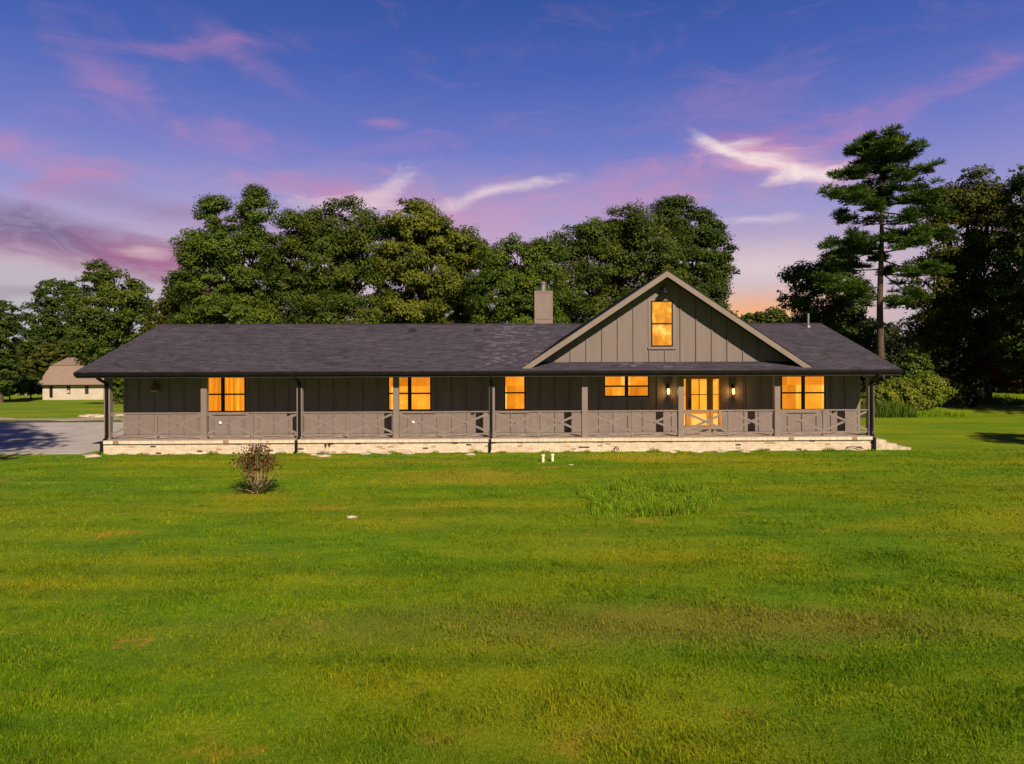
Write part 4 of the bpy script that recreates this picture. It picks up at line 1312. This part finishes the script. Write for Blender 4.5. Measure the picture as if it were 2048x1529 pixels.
# ---------------------------------------------------------------- the tall pine
def pine():
    Y = 53
    r = np.random.default_rng(77)
    bx = gx(1760, Y)
    root = thing('tall_pine', 'tall pine with a bare lower trunk standing above the other trees', 'tree', (bx, Y, 0), WOODS)
    top = at(1763, 282, Y)
    tr = MB()
    n = 12
    tr.tube([(bx + (top.x - bx) * k / n + .06 * math.sin(k), Y, -.2 + (top.z + .2) * k / n) for k in range(n + 1)], [.29 * (1 - .82 * (k / n) ** 1.3) for k in range(n + 1)], 10)
    P, N, T = [], [], []
    top_x = lambda z: bx + (top.x - bx) * (z / top.z)
    br = []
    for py, L, k in [(290, 30, 6), (302, 50, 7), (318, 66, 7), (336, 78, 6), (352, 84, 5), (380, 80, 5), (410, 84, 4), (440, 80, 4), (475, 84, 4), (510, 80, 4), (548, 76, 3), (590, 66, 3)]:
        for j in range(k):
            a = 2 * math.pi * (j + r.uniform(0, .9)) / k
            ln = L * Y / F * r.uniform(.55, 1.15)
            z = gz(py + r.uniform(-10, 10), Y, 1760)
            s = Vector((top_x(z), Y, z))
            br.append((s, s + Vector((math.cos(a) * ln, math.sin(a) * ln, ln * (r.uniform(-.25, .3) if py > 340 else r.uniform(-.05, .35))))))
    for py, tx, ty, dy in [(372, 1658, 388, -1), (352, 1860, 345, -1), (410, 1870, 392, -1.5), (425, 1890, 425, -1), (455, 1905, 470, -1.5), (470, 1655, 492, -.5), (520, 1890, 548, -1.5), (575, 1640, 562, -2), (590, 1690, 570, -1), (500, 1700, 470, -2), (545, 1850, 600, -1)]:
        z = gz(py, Y, 1760)
        e = at(tx, ty, Y + dy)
        br.append((Vector((top_x(z), Y, z)), e))
    if True:
        for s, e in br:
            ln = (e - s).length
            m = s.lerp(e, .55) + Vector((0, 0, -.07 * ln))
            tr.tube([s, m, e], [.06, .045, .015], 5)
            nt = max(6, int(ln * 4.4))
            for q in range(nt):
                f = .42 + .60 * (q + r.uniform(0, 1)) / nt
                c = (s.lerp(m, f / .55) if f < .55 else m.lerp(e, (f - .55) / .45)) + Vector((r.normal() * .32, r.normal() * .32, .12 + r.normal() * .2))
                k2 = 105
                d = r.normal(size=(k2, 3))
                d[:, 2] = np.abs(d[:, 2]) * .8 - .15
                d /= np.linalg.norm(d, axis=1, keepdims=True)
                P.append(np.array(c) + d * .40 * r.uniform(.25, 1.2, (k2, 1)) * np.array([1.1, 1.1, .85]))
                N.append(d)
                T.append(np.full(k2, r.uniform(.1, .7)) + r.uniform(-.1, .3, k2))
    tr.build('trunk', PINEBARK, root, smooth=True)
    P, N, T = np.concatenate(P), np.concatenate(N), np.clip(np.concatenate(T), 0, 1)
    n = len(P)
    w = np.cross(N, r.normal(size=(n, 3)))
    w /= np.linalg.norm(w, axis=1, keepdims=True)
    L = .26 * r.uniform(.7, 1.3, (n, 1))
    v = np.stack([P - N * L * .4 - w * .028, P - N * L * .4 + w * .028, P + N * L * .6 + w * .016, P + N * L * .6 - w * .016], 1).reshape(-1, 3)
    mesh_np('crown', v, [(0, 1, 2, 3)], 4, G_PINE, root, np.repeat(T, 4))


pine()


# ---------------------------------------------------------------- the shrub on the lawn
def shrub():
    r = np.random.default_rng(21)
    c = at(515, 984, 19.6)
    z0 = float(terr(c.x, 19.6))
    root = thing('flowering_shrub', 'lone twiggy shrub with bronze leaves and lilac tips on the lawn', 'shrub', (c.x, 19.6, z0))
    tw = MB()
    tips = []
    for k in range(30):
        a = r.uniform(0, 2 * math.pi)
        sp = r.uniform(.12, .62) if k > 5 else r.uniform(.5, .75)
        h = r.uniform(.9, 1.36) * (1 - .25 * sp) if k > 5 else r.uniform(.25, .5)
        b = Vector((c.x + math.cos(a) * .12 * r.uniform(), 19.6 + math.sin(a) * .09 * r.uniform(), z0 - .03))
        e = b + Vector((math.cos(a) * sp * 1.05, math.sin(a) * sp, h))
        m = b.lerp(e, .5) + Vector((r.normal() * .03, r.normal() * .03, .03))
        tw.tube([b, m, e], [.018, .013, .005], 5)
        if k > 5:
            for q in range(4):
                s = m.lerp(e, r.uniform(0, .9))
                e2 = s + Vector((r.normal() * .12, r.normal() * .12, r.uniform(.08, .28)))
                tw.tube([s, e2], [.006, .003], 4)
                tips += [(e2, h), (s.lerp(e2, .5), h)]
            tips.append((e, h))
    tw.build('stems', TANBARK, root)
    P, T = [], []
    for e, h in tips:
        if e.z - z0 < .68:
            continue
        k = int(r.integers(5, 11))
        P.append(np.array(e) + r.normal(size=(k, 3)) * np.array([.06, .06, .07]))
        T.append(np.clip(r.uniform(0, 1, k), 0, 1))
    P, T = np.concatenate(P), np.concatenate(T)
    n = len(P)
    half = r.uniform(0, 1, n) < .55
    lv1 = leaves('bronze_leaves', P[half], r.normal(size=(half.sum(), 3)) + np.array([0, -.3, .6]), .078 * r.uniform(.7, 1.3, half.sum()), T[half], leaf_mat('bronze_leaf', (0.05, 0.018, 0.010), (0.16, 0.075, 0.025)), root, r=r)
    hb = ~half
    leaves('green_leaves', P[hb], r.normal(size=(hb.sum(), 3)) + np.array([0, -.3, .6]), .07 * r.uniform(.7, 1.3, hb.sum()), T[hb], G_OLIVE, root, r=r)
    top = P[P[:, 2] > np.quantile(P[:, 2], .93)]
    leaves('flowers', top + np.array([0, 0, .05]) + r.normal(size=top.shape) * .03, r.normal(size=top.shape), .035 * np.ones(len(top)), np.ones(len(top)), LILAC, root, r=r)
    k = 900
    d = r.normal(size=(k, 3)) * np.array([.26, .2, .1])
    low = np.array([c.x, 19.68, z0 + .2]) + d
    low[:, 2] = np.maximum(low[:, 2], z0 + .02)
    leaves('base_leaves', low, r.normal(size=(k, 3)) + np.array([0, 0, .6]), .07 * r.uniform(.7, 1.3, k), r.uniform(0, .7, k), G_DARK, root, r=r)


shrub()


# ---------------------------------------------------------------- tall grass
def tall_grass(name, label, region, n, h, w, material, seed, lean=.45):
    r = np.random.default_rng(seed)
    x, y, hk = region(r, n)
    P = np.stack([x, y, terr(x, y) - .01], -1)
    o = blades(name, P, h * hk * r.uniform(.55, 1.25, len(x)), w * r.uniform(.7, 1.3, len(x)), np.clip(r.uniform(0, 1, len(x)), 0, 1), lean, material)
    o['kind'] = 'stuff'
    o['label'] = label
    o['category'] = 'grass'
    return o


def island(r, n):
    cx_, cy = gx(1300, 18.3, 1005), 18.4
    x = r.uniform(-1, 1, n)
    y = r.uniform(-1, 1, n)
    ang = np.arctan2(y, x)
    rim = 1 + .12 * np.sin(3 * ang + 1) + .1 * np.sin(5 * ang)
    q = np.hypot(x, y) / rim
    k = q < 1
    x, y, q = x[k], y[k], q[k]
    wx, wy = cx_ + x * 1.9 + y * .45, cy + y * 2.3
    hk = .30 + .7 * sstep(.4, .9, q) * (1 - sstep(.93, 1.0, q) * .6)
    hk = hk * (.7 + .5 * np.sin(wx * 4) * np.sin(wy * 3) ** 2)
    t1 = np.exp(-((wx - cx_ - .05) ** 2 / .3 + (wy - 16.7) ** 2 / .25))
    hk = np.maximum(hk, t1 * 1.4)
    gap = .5 + .5 * np.sin(wx * 5.3 + 2 * np.sin(wy * 2.1)) * np.sin(wy * 4.7 + 1.5 * np.sin(wx * 1.9))
    hk = hk * (.45 + .8 * gap)
    keep = r.uniform(0, 1, len(wx)) < .12 + .85 * np.clip(hk, 0, 1)
    return wx[keep], wy[keep], np.clip(hk[keep], .25, 1.5)


G_TALL = leaf_mat('tall_grass_blades', (0.09, 0.20, 0.008), (0.22, 0.40, 0.02), .35, .15)
tall_grass('tall_grass_patch', 'unmown tall grass patch growing over a bare spot in the lawn', island, 34000, .34, .018, G_TALL, 5)
tall_grass('straw_weeds', 'dry reddish weeds inside the tall grass patch', lambda r, n: (lambda q: (q[0], q[1], q[2]))(island(r, n)), 9000, .2, .016, leaf_mat('straw_blades', (0.16, 0.09, 0.03), (0.36, 0.26, 0.05)), 6, .6)


def plinth_edge(r, n):
    x = r.uniform(fx0, fx1 + .3, n)
    y = 27.93 - r.gamma(1.5, .09, n)
    k = np.clip(.45 + .5 * np.sin(x * 1.3) * np.sin(x * 3.1 + 1) + .35 * np.sin(x * 7.3), .08, 1.3)
    keep = r.uniform(0, 1, n) < k
    return x[keep], y[keep], k[keep]


tall_grass('plinth_weeds', 'uneven weeds and uncut grass along the foot of the plinth', plinth_edge, 9000, .13, .02, BLADE, 12, .7)


def reedbed(r, n):
    p0, p1 = gx(1715, 46), gx(1800, 46)
    x = r.uniform(p0 - 1, p1, n)
    y = r.uniform(44, 48, n) + .0
    hk = np.where(r.uniform(0, 1, n) < .4, 1.0, .45) * (.6 + .5 * np.sin(x * 1.9 + y) ** 2)
    return x, y, hk


tall_grass('reed_bed', 'tall green reeds at the far end of the porch', reedbed, 6000, 1.05, .035, G_REED, 8, .25)


def fringe(r, n):
    p0, p1 = gx(1770, 46.5), gx(1890, 46.5)
    x = r.uniform(p0, p1, n)
    y = r.uniform(44.5, 48.5, n)
    return x, y, r.uniform(.3, 1, n) * (.5 + .6 * np.sin(x * 1.3 + 1.7 * y) ** 2)


tall_grass('meadow_fringe', 'long pale meadow grass under the arching bush', fringe, 6000, .42, .03, G_TALL, 9, .5)


def woodedge(r, n):
    x = r.uniform(22, 46, n)
    y = r.uniform(56, 62, n)
    return x, y, r.uniform(.4, 1, n) * (.6 + .5 * np.sin(x * .8))


tall_grass('wood_edge_grass', 'long grass along the foot of the dark wood', woodedge, 9000, .9, .045, G_REED, 10, .4)


# ---------------------------------------------------------------- the far barn
def barn():
    Y = 130.0
    x0, x1 = gx(83, Y, 780), gx(205, Y, 780)
    e0, e1 = gx(75.5, Y, 770), gx(212, Y, 770)
    z0, ze = gz(794, Y, 150), gz(770, Y, 150)
    root = thing('far_barn', 'cream barn with tan gambrel roof across the field', 'barn', ((x0 + x1) / 2, Y + 9, z0))
    yb = Y + 18.2
    zk, zr = 3.25, 4.75
    wl = MB().box(x0, x1, Y + .3, yb - .3, z0 - 1, ze + .1)
    wl.build('wall', BARNWALL, root)
    prof = [(Y - .3, ze), (Y + 3.8, zk), (Y + 9.1, zr), (Y + 14.4, zk), (yb + .3, ze)]
    n = len(prof)
    MB().add([(e0, y, z) for y, z in prof] + [(e1, y, z) for y, z in prof], [(i, i + n, i + 1 + n, i + 1) for i in range(n - 1)] + [tuple(range(n)), tuple(range(2 * n - 1, n - 1, -1)), (0, n - 1, 2 * n - 1, n)]).build('roof', BARNROOF, root)
    MB().box(e0, e1, Y + 3.68, Y + 3.78, zk - .16, zk - .02).build('roof_break', FASCIA, root)
    MB().box(e0, e1, Y - .36, Y - .31, ze - .2, ze + .02).build('eave_board', FASCIA, root)
    for px in (135.5, 172):
        a, b = gx(px - 3.4, Y, 780), gx(px + 3.4, Y, 780)
        zt, zb_ = gz(772.5, Y, px), gz(788, Y, px)
        w = MB().box(a, b, Y + .2, Y + .29, zb_, zt).build('window', BLACK, root)
        MB().box(a + .09, b - .09, Y + .16, Y + .195, zb_ + .1, (zt + zb_) / 2 - .04).build('pane', GLASSDARK if px > 150 else CREAM, w)
        MB().box(a + .09, b - .09, Y + .16, Y + .195, (zt + zb_) / 2 + .04, zt - .1).build('pane', GLASSDARK, w)
    a, b = gx(97.5, Y, 780), gx(103.5, Y, 780)
    MB().box(a, b, Y + .2, Y + .29, z0 - .1, gz(773, Y, 100)).build('door', BLACK, root)


barn()
